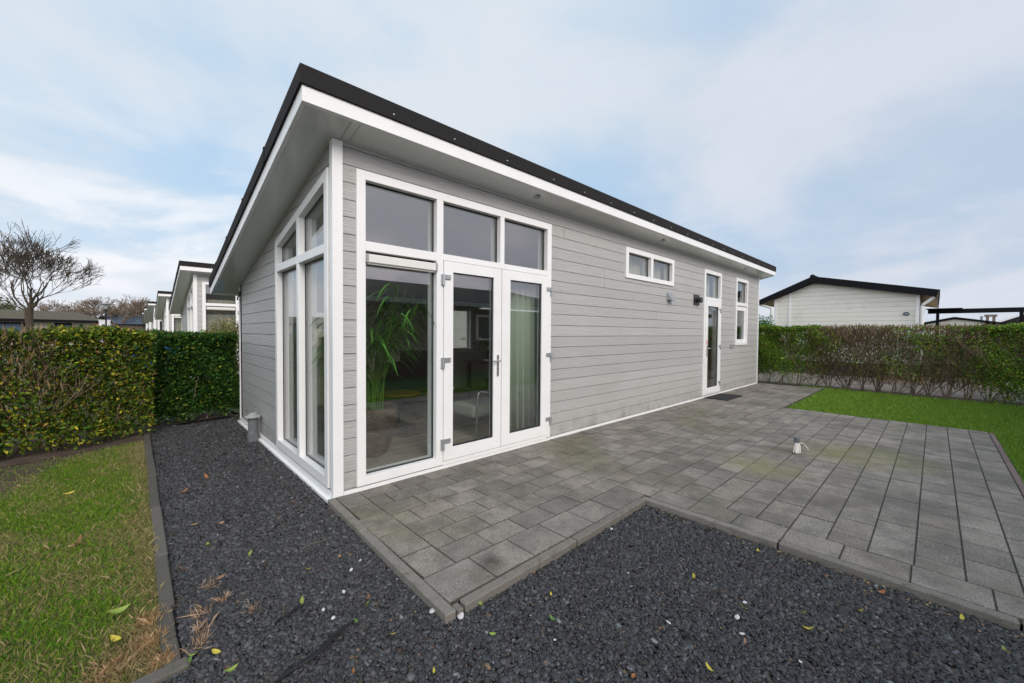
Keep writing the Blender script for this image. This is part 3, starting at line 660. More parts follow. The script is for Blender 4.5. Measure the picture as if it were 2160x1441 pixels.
# right lawn: vivid short grass
GRt=[(7.76,-1.54),(11.74,-1.54),(11.74,-.95),(12.0,-.95),(11.62,-4.8),(11.25,-8.9),(2.2,-8.9),(2.2,-4.07),(7.76,-4.07)]
X,Y=scatter(GRt,7500,15); X=X+RG.normal(0,.012,len(X)); Y=Y+RG.normal(0,.012,len(X))
o=blades('grass',X,Y,-.03,.038,.0052,[(.17,.30,.03),(.22,.36,.04),(.11,.23,.02),(.30,.40,.09)],.55,[.4,.3,.2,.1]); o['kind']='stuff'
# dead grass tussocks leaning over the near kerb
def tussock(x,y,n,s,label,cols,h=.07,grp=None,name='grass_tussock',cat='tussock',spread=1.0):
    X=x+RG.normal(0,s*.35,n); Y=y+RG.normal(0,s*.35,n)
    X=np.concatenate([X,x+RG.normal(0,s*.35,n)]); Y=np.concatenate([Y,y+RG.normal(0,s*.35,n)]); X=np.clip(X,x-s*.75,x+s*.75); Y=np.clip(Y,y-s*.75,y+s*.75)
    o=blades(name,X-x,Y-y,0,h*.75,.0022,cols,1.15*spread); o.location=(x,y,-.04); tag(o,label,cat,grp)
DC=[(.52,.33,.18),(.42,.26,.13),(.6,.42,.25),(.32,.2,.1)]
gt='dead brown grass tussocks at the near end of the left kerb'
for x,y,n,s,lb in [(-1.17,-.82,260,.09,'brown dead grass tussock leaning on the kerb, furthest from the corner piece'),(-1.18,-1.0,240,.10,'thick brown dead grass tussock behind the short kerb piece'),(-1.30,-1.10,220,.11,'brown dead grass tussock left of the others in the lawn'),(-1.14,-1.19,200,.07,'brown dead grass tussock at the broken kerb piece'),(-1.42,-1.2,160,.1,'brown dead grass tussock beside the sideways kerb stone')]: tussock(x,y,n,s,lb,DC,.045,gt)
for x,y,n,s,lb in [(-1.0,-1.06,26,.05,'dead grass wisp on gravel right of the short kerb piece'),(-.98,-.93,22,.05,'dead grass wisp on gravel, upper one by the kerb'),(-1.01,-1.17,26,.05,'dead grass wisp on gravel by the broken kerb piece'),(-.93,-.68,14,.04,'small dead grass wisp lying on gravel further up'),(-.79,-1.06,12,.04,'small star shaped dead grass wisp alone on gravel'),(-.88,-.87,14,.03,'tiny dead grass wisp lying alone on gravel')]: tussock(x,y,n,s,lb,[(.5,.36,.25),(.42,.28,.18)],.06,'loose dead grass wisps on the gravel','grass_wisp','dead grass',1.4)
# ------------------------------------------------------------------ leaves, pebbles, debris
def leafmesh(ln,wd,col,curl):
    M=Mb(); n=6; 
    for s in (-1,1):
        prev=None
        for i in range(n+1):
            t=i/n; x=(t-.5)*ln; w_=wd/2*math.sin(math.pi*min(1,t*1.0))**.7 if 0<t<1 else .0005; z=curl*ln*(2*t-1)**2
            a=(x,0,z); b=(x,s*w_,z+curl*wd*.7)
            if prev: M.add([prev[0],a,b,prev[1]],[(0,1,2,3)],col)
            prev=(a,b)
    return M
LC={'yellow':(.55,.46,.06),'lime':(.27,.36,.07),'orange':(.32,.13,.045),'brown':(.3,.17,.09),'green':(.12,.22,.05),'tan':(.42,.24,.13)}
litter=[(439,1152,'lime',30,'lime green fallen leaf on gravel beside the left kerb'),(526,1170,'lime',26,'lime green fallen leaf lying alone on gravel below the pipe'),(635,1272,'lime',38,'pale lime leaf lying next to the short black cloth strip'),(750,1312,'green',26,'small green leaf at the upper end of the black cloth'),(456,1378,'yellow',36,'upright yellow leaf beside dead grass wisps on gravel'),(485,1418,'lime',52,'large lime leaf at the bottom edge left of the black cloth'),(394,1403,'green',50,'large green leaf beside the end of the sideways kerb'),(408,1385,'lime',30,'curled lime leaf just above the large green leaf'),
(829,1340,'yellow',26,'yellow fallen leaf below the near patio corner, left side'),(1040,1340,'lime',36,'lime leaf on gravel below and right of the patio corner tip'),(1165,1309,'green',40,'slim green leaf on the gravel right of the patio corner'),(1012,1274,'lime',34,'lime leaf against the kerb right of the corner tip'),(1162,1258,'yellow',28,'yellow leaf midway between kerb and green slim leaf'),(1465,1220,'yellow',34,'bright yellow leaf on gravel below the inner patio corner'),(1600,1166,'yellow',28,'yellow leaf near the kerb right of the inner corner'),(1707,1330,'yellow',36,'yellow leaf in the middle of the right gravel'),(1814,1291,'yellow',28,'yellow leaf close to the kerb in the right gravel'),(1567,1283,'yellow',26,'yellow leaf beside two white pebbles'),(1495,1412,'yellow',40,'slim yellow leaf at the bottom edge of the right gravel'),(1695,1296,'lime',26,'pale leaf just above the middle yellow leaf'),(2030,1307,'yellow',30,'yellow leaf under the kerb near the right edge'),(2120,1375,'lime',26,'lime leaf at the right edge of the gravel'),(915,1418,'yellow',26,'yellow leaf at the bottom centre of the gravel'),
(650,1203,'yellow',20,'tiny yellow leaf in the middle of the left gravel'),(778,1262,'orange',24,'orange leaf left of the patio corner kerb'),(775,1275,'green',20,'small green leaf just under the orange leaf'),(717,1178,'tan',28,'tan leaf fragment with a yellow bit beside it'),(363,1201,'tan',0,''),(385,1203,'brown',34,'brown leaf flat on gravel next to the left kerb'),(466,1220,'brown',32,'brown leaf flat on gravel right of the wisp'),(411,1108,'tan',26,'tan leaf piece on gravel, left of a pair'),(465,1106,'tan',22,'tan leaf piece on gravel, right of a pair'),(389,1038,'orange',26,'orange brown leaf on gravel halfway up the left kerb'),(435,1008,'orange',28,'orange brown leaf on the gravel further toward the hedge'),(617,1060,'orange',20,'orange brown leaf on gravel below the gable window'),(1126,1212,'orange',24,'orange leaf close under the patio edge kerb'),(1394,1328,'orange',26,'orange leaf on gravel lower centre right'),(1335,1430,'orange',30,'orange leaf at the bottom edge of the gravel'),(746,1419,'orange',28,'orange leaf on gravel near the bottom left centre'),(1860,1252,'orange',28,'orange leaf caught under the long kerb'),(1740,1217,'orange',26,'orange leaf lying against the long kerb'),(1572,1357,'brown',26,'brown leaf near the bottom of the right gravel'),
(165,1150,'tan',48,'crumpled tan leaf in the left lawn'),(250,1293,'lime',55,'broad lime leaf on the left lawn near dead grass'),(245,1352,'yellow',40,'yellow leaf on the left lawn above the sideways kerb'),(145,1043,'yellow',26,'yellow leaf in the upper part of the left lawn'),(265,968,'tan',26,'small tan leaf in the left lawn near the hedge'),(265,1147,'yellow',24,'small yellow leaf right of the crumpled tan leaf')]
for u,v,c,s,lb in litter:
    if not lb: continue
    z=-.035 if (u>330) else -.012
    x,y=P2(u,v,z); d=math.hypot(x-CAM.x,y-CAM.y); ln=max(.013,s/FPX*d*.47)
    o=leafmesh(ln,ln*random.uniform(.35,.5),LC[c],random.uniform(.08,.3)).build('fallen_leaf',MT['litter'],norm=False,loc=(x,y,z+.006)); o.rotation_euler=(random.gauss(0,.35),random.gauss(0,.3),random.uniform(0,6.28))
    tag(o,lb,'leaf','fallen leaves')
# small unnamed litter
pts=[]; 
M=Mb()
def pebble(u,v,px,label,flat=.5,m_='pebble',grp='white pebbles in the dark gravel'):
    x,y=P2(u,v,-.035); d=math.hypot(x-CAM.x,y-CAM.y); r=px/FPX*d*.4
    bm=bmesh.new(); bmesh.ops.create_icosphere(bm,subdivisions=2,radius=r)
    for vv in bm.verts: vv.co*=1+random.gauss(0,.09); vv.co.z*=flat; vv.co.x*=1.25
    r*=1.0; me=bpy.data.meshes.new('pebble'); bm.to_mesh(me); bm.free(); me.materials.append(MT[m_])
    o=bpy.data.objects.new('pebble',me); C.objects.link(o); o.location=(x,y,-.04+r*flat*.6); o.rotation_euler=(random.gauss(0,.3),random.gauss(0,.3),random.uniform(0,6)); tag(o,label,'pebble',grp)
for u,v,px,lb in [(703,1302,9,'round white pebble at the right end of the black cloth, lower'),(682,1285,8,'white pebble just above the black cloth strip'),(741,1201,7,'pale pebble left of the patio kerb, upper'),(760,1182,8,'pale pebble left of the patio kerb, closest to it'),(725,1247,8,'flat white pebble halfway between kerb and black cloth'),(912,1288,17,'pale rock chunk left of the near patio corner'),(971,1298,19,'pale rock chunk right of the near patio corner'),(1555,1301,11,'white oval pebble, upper left of two'),(1571,1270,9,'white oval pebble above another'),(1565,1336,11,'white pebble, lowest of three in the right gravel'),(1410,1312,11,'pinkish pebble in the right gravel'),(1290,1115,7,'white pebble near the inner kerb, left'),(1302,1199,6,'white pebble under the left arm of the patio'),(1324,1208,7,'white pebble beside another below the patio arm'),(1170,1348,6,'white pebble on the centre gravel'),(1688,1394,6,'small white pebble near the bottom right'),(1325,1207,5,'')]:
    if lb: pebble(u,v,px,lb)
n=420; t=RG.random(n); side=RG.random(n)
X=np.where(side<.55,1.885-np.abs(RG.normal(0,.05,n)),RG.uniform(-1.0,4.5,n)); Y=np.where(side<.55,RG.uniform(-4,-1.9,n),RG.uniform(-3.2,3.5,n)); k=inpoly(X,Y,GP); X,Y=X[k],Y[k]; n=len(X)
B_=np.array([[0,0,0],[.5,-.3,.1],[1,0,0],[.5,.3,.1]]); V=np.einsum('nij,nkj->nki',rotm(n,.4),np.repeat(B_[None],n,0)*RG.uniform(.006,.018,(n,1,1)))+np.stack([X,Y,np.full(n,-.034)],1)[:,None,:]
cc=np.array([(.28,.15,.07),(.35,.22,.1),(.2,.1,.05),(.4,.33,.12),(.16,.2,.05)])[RG.choice(5,n)]
o=npmesh('leaf_litter',V.reshape(-1,3),(np.array([[0,1,2],[0,2,3]])[None]+np.arange(n)[:,None,None]*4).reshape(-1,3),np.repeat(cc,2,0),MT['litter']); o['kind']='stuff'
# black ground cloth showing through the gravel
def ribbon(pts,wd,label):
    M=Mb(); P=[Vector((*P2(u,v,-.03),-.022)) for u,v in pts]
    ns=len(P)
    L_=[];R_=[]
    for i,p in enumerate(P):
        t=(P[min(i+1,ns-1)]-P[max(i-1,0)]).normalized(); s=Vector((-t.y,t.x,0)); w_=wd*(.25+.75*math.sin(math.pi*(i+.4)/(ns-.2)))
        L_.append(p+s*w_*.5+Vector((0,0,-.004))); R_.append(p-s*w_*.5+Vector((0,0,-.006))); 
    vs=[]; 
    for l_,p,r_ in zip(L_,P,R_): vs+=[l_,p+Vector((0,0,.012)),p*.6+r_*.4+Vector((0,0,-.002)),r_+Vector((0,0,.006))]
    fs=[(4*i+k,4*i+k+1,4*i+k+5,4*i+k+4) for i in range(ns-1) for k in range(3)]
    M.add(vs,fs); o=M.build('ground_cloth',MT['cloth'],norm=False,smooth=True); s=o.modifiers.new('s','SOLIDIFY'); s.thickness=.003
    o.modifiers.new('u','SUBSURF').render_levels=2; tag(o,label,'ground cloth','black cloth showing through the gravel')
ribbon([(578,1322),(592,1308),(612,1300),(622,1286),(640,1278),(658,1272)],.018,'short black cloth fold showing through the left gravel')
ribbon([(750,1311),(728,1325),(706,1342),(690,1362),(668,1382),(640,1400),(610,1418),(590,1436),(570,1452)],.032,'long black cloth fold running out of the bottom of the picture')
# twigs on gravel
for a,b,lb in [((630,1163),(688,1140),'thin dry twig lying on the left gravel'),((1870,1237),(1925,1250),'thin curved dry twig against the long kerb'),((1968,1294),(2010,1300),'straw coloured twig near the right edge')]:
    p=P2(*a,-.03);q=P2(*b,-.03); M=Mb(); M.tube([(p[0],p[1],-.028),((p[0]+q[0])/2,(p[1]+q[1])/2+.01,-.018),(q[0],q[1],-.028)],.0018,5); tag(M.build('dry_twig',MT['twig']),lb,'twig','dry twigs on the gravel')

# ------------------------------------------------------------------ hedges
def leafcloud(name,Cn,size,cols,weights,parent=None,flat=.0,zbias=.35,mat_='leaf'):
    n=len(Cn); L_=size*RG.uniform(.6,1.25,n); B=np.array([[0,0,0],[.5,-.27,.09],[1,0,0],[.5,.27,.09]])
    V=np.repeat(B[None],n,0)*L_[:,None,None]
    V=np.einsum('nij,nkj->nki',rotm(n,.9),V)+Cn[:,None,:]
    Fc=(np.array([[0,1,2],[0,2,3]])[None]+np.arange(n)[:,None,None]*4).reshape(-1,3)
    ci=RG.choice(len(cols),n,p=weights); c=np.array(cols)[ci]*RG.lognormal(0,.32,(n,1))
    return npmesh(name,V.reshape(-1,3),Fc,np.repeat(c,2,0),MT[mat_],parent)
def branchy(M,p,d,ln,r,depth,spread=.6,up=.12,kids=(2,3),nseg=3,wob=.18,sides=5,rmin=.0015,shr=.72,zmax=None):
    pts=[p];rad=[r]; q=p.copy(); dd=d.normalized()
    for i in range(nseg):
        dd=(dd+Vector((random.gauss(0,wob),random.gauss(0,wob),random.gauss(0,wob)+up))).normalized(); q=q+dd*(ln/nseg); pts.append(q.copy()); rad.append(max(rmin,r*(1-(i+1)/nseg*.38)))
        if zmax and q.z>zmax: break
    M.tube(pts,rad,sides if depth>1 else 3,cap=False)
    if depth<=0 or (zmax and q.z>zmax): return
    for k in range(random.randint(*kids)):
        i=random.choice(range(max(1,len(pts)-2),len(pts))); b=pts[i]
        nd=(dd+Vector((random.gauss(0,spread),random.gauss(0,spread),random.gauss(0,spread*.6)))).normalized()
        branchy(M,b,nd,ln*random.uniform(.6,.85)*(shr/.72),rad[i]*random.uniform(.55,.75),depth-1,spread,up,kids,nseg,wob,sides,rmin,shr,zmax)
def twigcloud(name,Cn,ln,wd,cols,parent):
    n=len(Cn); L_=ln*RG.uniform(.5,1.3,n); V=np.zeros((n,4,3)); a=RG.uniform(0,2*np.pi,n); t=RG.normal(0,.55,n); b=RG.uniform(0,2*np.pi,n)
    D=np.stack([np.sin(t)*np.cos(a),np.sin(t)*np.sin(a),np.cos(t)],1); Wv=np.stack([np.cos(b),np.sin(b),0*b],1)*wd*RG.uniform(.6,1.4,(n,1)); bend=np.stack([np.cos(b+1),np.sin(b+1),0*b],1)*(L_*.12)[:,None]
    mid=Cn+D*(L_*.5)[:,None]+bend
    V[:,0]=Cn-Wv/2; V[:,1]=Cn+Wv/2; V[:,2]=mid+Wv*.4; V[:,3]=Cn+D*L_[:,None]
    c=np.array(cols)[RG.choice(len(cols),n)]*RG.lognormal(0,.25,(n,1))
    return npmesh(name,V.reshape(-1,3),(np.array([[0,1,2],[0,2,3]])[None]+np.arange(n)[:,None,None]*4).reshape(-1,3),np.repeat(c,2,0),MT['leaf'],parent)
# front left hedge
def hedge(label,p0,p1,thick,h,nfront,ncore,size,cols,wts,stemstep,bare=None,tw=2,ret=False,htop=lambda t:0,twn=(7,10),sprd=.5,dens=None,twigs=None):
    p0=Vector((*p0,0)); p1=Vector((*p1,0)); d=p1-p0; Ln=d.length; t=d/Ln; nr=Vector((-t.y,t.x,0))   # nr points to the back
    Hh=empty('hedge',((p0+p1)/2).to_tuple()[:2]+(-.04,),0,label,'hedge'); off=np.array(Hh.location)
    def P(s,q,z): return np.stack([p0.x+t.x*s*Ln+nr.x*q,p0.y+t.y*s*Ln+nr.y*q,z],1)-off
    s=RG.random(nfront); z=RG.random(nfront)**.9*(h) ; side=RG.random(nfront)
    lump=.07*np.sin(s*Ln*3.1+z*4)+.05*np.sin(s*Ln*7.7+1+z*6)
    q=np.where(side<.62,np.abs(RG.normal(0,.07,nfront))+lump,np.where(side<.78,thick-np.abs(RG.normal(0,.08,nfront)),RG.uniform(0,thick,nfront)))
    top=h+np.array([htop(a) for a in s])+.02*np.sin(s*Ln*5.3)+.015*np.sin(s*Ln*13)+np.abs(RG.normal(0,.022,nfront))-.02*(q<.05)
    z=np.where(side>=.78,top-np.abs(RG.normal(0,.05,nfront)),np.minimum(z,top))
    s2=RG.random(ncore); q2=RG.uniform(.05,thick-.05,ncore); z2=RG.uniform(.1,h,ncore)
    S=np.concatenate([s,s2]);Q=np.concatenate([q,q2]);Z=np.concatenate([z,z2])
    if bare is not None:
        k=RG.random(len(S))<np.array([bare(a,b) for a,b in zip(S,Z)]); S,Q,Z=S[k],Q[k],Z[k]
    clump=np.sin(S*Ln*9+Z*5)*np.sin(Z*11-S*Ln*4)+.6*np.sin(S*Ln*23+Z*17)
    k=RG.random(len(S))<np.clip(1.0+.45*clump,.25,1); S,Q,Z=S[k],Q[k],Z[k]
    leafcloud('foliage',P(S,Q,Z),size,cols,wts,Hh)
    if twigs:
        nt_,fnt,z0_=twigs; S3=RG.random(nt_); Z3=z0_+(h-z0_-.03)*RG.random(nt_)**.75; k=RG.random(nt_)<np.array([fnt(a,b) for a,b in zip(S3,Z3)]); S3,Z3=S3[k],Z3[k]
        twigcloud('twigs',P(S3,RG.uniform(0,thick,len(S3)),Z3),.12,.0030,[(.17,.11,.062),(.23,.155,.09),(.12,.085,.05),(.27,.185,.12)],Hh)
    M=Mb(); x=.1
    while x<Ln-.05:
        base=p0+t*x+nr*(thick*.5+random.gauss(0,.05))-Vector(off)
        base.z=0
        for k in range(random.randint(*twn)):
            dirv=(t*random.gauss(0,.42)+nr*random.gauss(0,.28)+Vector((0,0,1))).normalized()
            if dens and random.random()>dens(x/Ln): continue
            branchy(M,base+Vector((random.gauss(0,.03),random.gauss(0,.03),0)),dirv,h*random.uniform(.30,.45),random.uniform(.006,.014),tw,sprd,.10,(2,4),3,.13,5,.0016,.72,h-.01)
        x+=stemstep*random.uniform(.8,1.2)
    M.build('branches',MT['twig'],Hh,norm=False)
    return Hh
gcols=[(.05,.11,.014),(.095,.165,.016),(.17,.21,.02),(.38,.34,.03),(.19,.11,.04),(.03,.07,.012)]
hedge('thick yellow green beech hedge behind the left lawn',(-5.2,2.5),(-1.02,3.78),.62,1.37,74000,16000,.054,gcols,[.22,.27,.19,.13,.08,.11],.42,
      lambda s,z: (.92 if s>.80 else (.42 if z>.45 else .75))*(1 if z>.07 else .4),2,twn=(5,7),twigs=(13000,lambda s,z: 1.0 if s<.80 else (.55 if z>1.25 else .25),.15))
hedge('darker green hedge between the left lawn hedge and the chalet',(-.99,4.22),(.06,4.62),.55,1.31,28000,7000,.054,[(.028,.085,.018),(.045,.125,.02),(.08,.16,.02),(.02,.06,.015),(.2,.22,.03)],[.3,.34,.16,.14,.06],.3,lambda s,z:.95 if z>.1 else .3,1,twn=(4,6))
# right hedge, leafy at both ends, bare and twiggy between
def rb(s,z):
    y=.35+(-9-.35)*s+random.gauss(0,.16)+.12*math.sin(z*7)
    lowcut=min(1,max(0,(z-.32)/.35))
    if y>-1.15: v=1.0*(min(1,max(.10,(z-.22)/.5)) if z<1.2 else 1)
    elif y>-1.5: v=.42*lowcut
    elif y>-2.7: v=.075*lowcut
    elif y>-3.6: v=.36*lowcut
    elif y>-4.1: v=.09*lowcut
    else: v=1.0*min(1,max(.35,z/.4))
    if z>1.42 and -4.1<y<-1.3: v*=.25
    return v
hedge('clipped hedge behind the right lawn, leafy at both ends and bare in the middle',(11.95,.35),(11.35,-9.0),.6,1.585,210000,30000,.042,[(.08,.19,.02),(.14,.27,.025),(.27,.33,.03),(.04,.10,.018),(.22,.15,.05)],[.27,.33,.20,.14,.06],.30,rb,3,twn=(5,13),sprd=.42,dens=lambda s: .5 if (s<.16 or s>.48) else 1.0,twigs=(74000,lambda s,z: (.12 if s<.15 else (1.0 if s<.33 else (.55 if s<.42 else (1.0 if s<.485 else .15))))*(1 if z>1.1 else .6),.14))
# hedges behind the camera that only show as reflections in the glass
def bush(name,loc,rad,n,size,cols,label,cat='shrub',stem=True):
    B=empty(name,loc,0,label,cat); v=RG.normal(size=(n,3)); v/=np.linalg.norm(v,axis=1)[:,None]; r=RG.uniform(.35,1,(n,1))**.5
    lump=1+.18*np.sin(v[:,:1]*7)*np.cos(v[:,1:2]*6+2)
    P=v*r*lump*np.array(rad)[None]+np.array([0,0,rad[2]*.95]); P[:,2]=np.maximum(P[:,2],.02)
    leafcloud('foliage',P,size,cols,None,B)
    M=Mb()
    for k in range(6): branchy(M,Vector((random.gauss(0,.04),random.gauss(0,.04),0)),Vector((random.gauss(0,.3),random.gauss(0,.3),1)),rad[2]*.7,.014,2,.5)
    M.build('stem',MT['twig'],B,norm=False); return B
bush('garden_shrub',(.15,6.4,-.08),(.50,.55,.86),15000,.045,[(.22,.2,.05),(.15,.17,.035),(.10,.12,.03),(.28,.22,.08)],'olive brown shrub between the dark hedge and the next chalet')
bush('garden_shrub',(15.95,1.0,-.08),(.55,.6,1.08),11000,.06,[(.05,.15,.025),(.07,.19,.03),(.035,.1,.02)],'round bright green shrub showing left of the white house')
# ------------------------------------------------------------------ bare trees
def bare_tree(loc,hgt,trunk_r,label,limbs,seed,depth=5,group=None,fork=.3,mt='bark',spread=.52,kids=(2,4),rmin=.010,shr=.72):
    random.seed(seed); T=empty('bare_tree',loc,0,label,'tree',group)
    M=Mb(); f=hgt*fork
    pts=[Vector((0,0,-.1)),Vector((.03,0,f*.4)),Vector((-.02,.03,f*.8)),Vector((0,0,f))]
    M.tube(pts,[trunk_r*1.35,trunk_r,trunk_r*.95,trunk_r*1.05],10,cap=False); M.build('trunk',MT['bark'],T,smooth=True,norm=False)
    M=Mb()
    for d,ln,r in limbs: branchy(M,Vector((0,0,f*random.uniform(.85,1.0))),Vector(d),ln,r*.8,depth,spread,.05,kids,4,.13,6,rmin,shr)
    M.build('crown',MT[mt],T,norm=False); return T
rt=lambda a,z:(math.sin(YAW)*a-math.cos(YAW)*0*1,-math.cos(YAW)*a,z)   # limb direction: a to the right of the view
T1=bare_tree((-5.78,33.93,0),6.9,.19,'large bare spreading tree rising behind the left hedge',
  [(rt(-.9,.75),1.25,.085),(rt(-.45,1.3),1.2,.09),((.1,.3,1.6),1.3,.12),(rt(.3,1.4),1.25,.10),(rt(1.0,.62),1.4,.09),((.3,.6,.9),1.1,.07),(rt(-1.2,.35),1.2,.06),(rt(.75,1.0),1.2,.08)],9,6,fork=.42,spread=.36,kids=(2,3),rmin=.010,shr=.80)
T1.scale=(.95,.95,.92)
gl='bare trees on the horizon behind the left hedge'
T2=bare_tree((-11.5,58,0),5.6,.16,'',[((.5,.2,1),1.15,.06),((-.5,.3,1),1.15,.06),((0,0,1.3),1.2,.07),((.9,-.3,.6),1.1,.05),((-.9,.1,.7),1.1,.05),((.2,-.6,1),1.0,.05),((.3,.7,.6),1.0,.05)],21,5,gl,.22,mt='twig')
for i,(x,y,s,lb) in enumerate([(-9.5,60,.95,'bare tree behind the brown roof, left of the big tree trunk'),(-6.7,62,1.0,'bare tree right behind the trunk of the large tree'),(-4.6,60,1.1,'bare tree just right of the large tree, above the roof'),(-2.6,58,1.15,'wide bare tree above the right half of the brown roof'),(-1.1,63,1.15,'bare tree behind the roof, nearest left of the street lamp'),(.9,66,.9,'bare tree just right of the street lamp'),(2.2,62,1.0,'tawny bare tree left of the farthest chalet'),(3.4,66,1.05,'tawny bare tree touching the farthest chalet'),(-12.5,58,1.0,'bare tree at the far left edge of the picture')]):
    t=T2 if i==0 else copy_tree(T2); t.location=(x,y,0); t.scale=(s*1.25,s*1.25,s); t.rotation_euler=(0,0,i*1.1); t['label']=lb; t['group']=gl
bush('evergreen_shrub',(-9.7,52,0),(1.5,1.5,2.2),2500,.2,[(.05,.075,.025),(.08,.10,.035)],'dark evergreen behind the brown roof at the left','conifer')
# ------------------------------------------------------------------ long brown roofed building
B=empty('bungalow',(-3.1,45.2,0),math.atan2(.53,.848),'long low bungalow with a mossy brown roof behind the left hedge','bungalow')
M=Mb()
M.box(-16,-.3,.35,6,-.1,1.98); M.prism([(.35,1.98),(6,1.98),(3.1,2.7)],-.32,-.3,lambda a,b,d:(d,a,b)); M.build('wall',MT['beigewall'],B)
M=Mb(); Tx=lambda a,b,d:(d,a,b)
M.prism([(-.1,2.04),(3.1,2.78),(3.1,2.86),(-.1,2.12)],-16.3,0,Tx); M.prism([(3.1,2.78),(6.3,2.04),(6.3,2.12),(3.1,2.86)],-16.3,0,Tx); M.build('roof',MT['brownroof'],B)
M=Mb(); M.box(-16.3,0,-.16,-.102,1.92,2.12); M.build('gutter',MT['darkwood'],B)
for a,b in [(-1.9,-2.9),(-4.5,-6.7),(-8.3,-9.6),(-11,-13)]:
    M=Mb(); M.box(b,a,.30,.349,.9,1.85); wo=M.build('window',MT['darkwood'],B); M=Mb(); M.box(b+.1,(a+b)/2-.05,.28,.2995,1.0,1.75); M.box((a+b)/2+.05,a-.1,.28,.2995,1.0,1.75); M.build('pane',MT['solar'],wo)
B=empty('small_house',(-1.9,60,0),.6,'low house with a blue grey roof right of the street lamp','house')
M=Mb(); M.box(-2,2,-1.5,1.5,-.1,2.1); M.build('wall',MT['brick'],B)
M=Mb(); M.prism([(-1.8,2.0),(0,2.9),(1.8,2.0),(0,2.8)],-2.2,2.2,Tx); M.build('roof',MT['solar'],B)
# street lamp
S=empty('street_lamp',(-2.54,33.65,0),0,'black street lamp with a flat disc top behind the left hedge','street lamp')
M=Mb(); M.lathe([(.07,-.1),(.07,.9),(.045,.95),(.04,2.55),(.09,2.6),(.09,2.72),(.06,2.74)],0,0,12); M.build('pole',MT['black'],S,smooth=True)
M=Mb(); M.lathe([(.07,2.74),(.15,2.98),(.15,3.02)],0,0,16); M.build('diffuser',MT['lampw'],S,smooth=True)
M=Mb(); M.lathe([(.0,3.12),(.2,3.08),(.48,3.03),(.46,3.02),(.1,3.02),(0,3.02)],0,0,24); M.build('shade',MT['cap'],S,smooth=True)
M=Mb(); M.box(-.28,.28,-.2,.2,-.1,1.98); M.box(-.3,.3,-.22,.22,1.98,2.05); ob=M.build('utility_cabinet',MT['wht'],bevel=.01,loc=(-2.7,36.3,0)); tag(ob,'pale grey utility cabinet at the foot of the street lamp','cabinet')
# blue tarpaulin behind the dark hedge
M=Mb(); g=8
vs=[(-.9+i*.2,0,.72+.55*j/6) for j in range(7) for i in range(8)]; vs=[(x,random.gauss(0,.05),z) for x,y,z in vs]
M.add(vs,[(j*8+i,j*8+i+1,j*8+i+9,j*8+i+8) for j in range(6) for i in range(7)]); ob=M.build('tarpaulin',MT['blue_tarp'],norm=False,smooth=True,loc=(-.4,5.55,-.1)); ob.rotation_euler=(0,0,.36); s=ob.modifiers.new('s','SOLIDIFY'); s.thickness=.01
tag(ob,'bright blue tarpaulin glimpsed through and above the dark hedge','tarpaulin')
# ------------------------------------------------------------------ white gabled house on the right
X0=17.0
B=empty('gabled_house',(X0,-1.1,0),0,'white boarded house with a black edged gable roof behind the right hedge','house'); oy=1.1
Tg=lambda a,b,d:(-d,a+oy,b)
rz=lambda y: 3.275+(y+.339)*(2.544-3.275)/(1.33+.339) if y>-.339 else 3.275+(y+.339)*(3.275-2.601)/(-.339+3.422)
M=Mb(); M.prism([(-3.068,-.1),(.891,-.1),(.891,rz(.891)),(-.339,3.275),(-3.068,rz(-3.068))],-9,0,Tg); M.build('wall',MT['wboard'],B)
M=Mb(); M.prism([(-3.10,-.1),(.92,-.1),(.92,.42),(-3.10,.42)],.0,.012,Tg); M.build('plinth',MT['plinth'],B)
for a,b in [(.81,.9),(.36,.42),(-3.085,-3.0)]:
    M=Mb(); M.prism([(a,.42),(b,.42),(b,rz(b)-.0),(a,rz(a)-.0)],.0,.02,Tg); M.build('corner_board',MT['pvc'],B)
M=Mb()
for side in ([(1.43,2.50),(-.327,3.27),(-.327,3.51),(1.40,2.72)],[(-.3271,3.27),(-3.44,2.585),(-3.50,2.80),(-.3271,3.51)]): M.prism(side,.20,.24,Tg)
M.box(-.24,9,-3.52+oy,-3.49+oy,2.585,2.80); M.build('barge_board',MT['darkwood'],B)
M=Mb()
for side in ([(1.40,2.60),(-.327,3.38),(-.327,3.49),(1.39,2.71)],[(-.3271,3.38),(-3.48,2.69),(-3.488,2.79),(-.3271,3.49)]): M.prism(side,-9,.199,Tg)
M.build('roof',MT['tile'],B)
M=Mb()
for side in ([(1.38,2.56),(-.327,3.345),(-.327,3.375),(1.38,2.595)],[(-.3271,3.345),(-3.48,2.66),(-3.48,2.685),(-.3271,3.375)]): M.prism(side,-9,.199,Tg)
M.build('soffit',MT['tan'],B)
for pts in ([(-.12,1.36+oy,2.56),(-.12,1.0+oy,2.42),(-.10,.97+oy,2.38),(-.10,.97+oy,-.1)],[(-.14,-3.40+oy,2.58),(-.14,-3.17+oy,2.36),(-.12,-3.14+oy,2.30),(-.12,-3.14+oy,-.1)]):
    M=Mb(); M.tube(pts,.045,10); M.build('downpipe',MT['offw'],B)
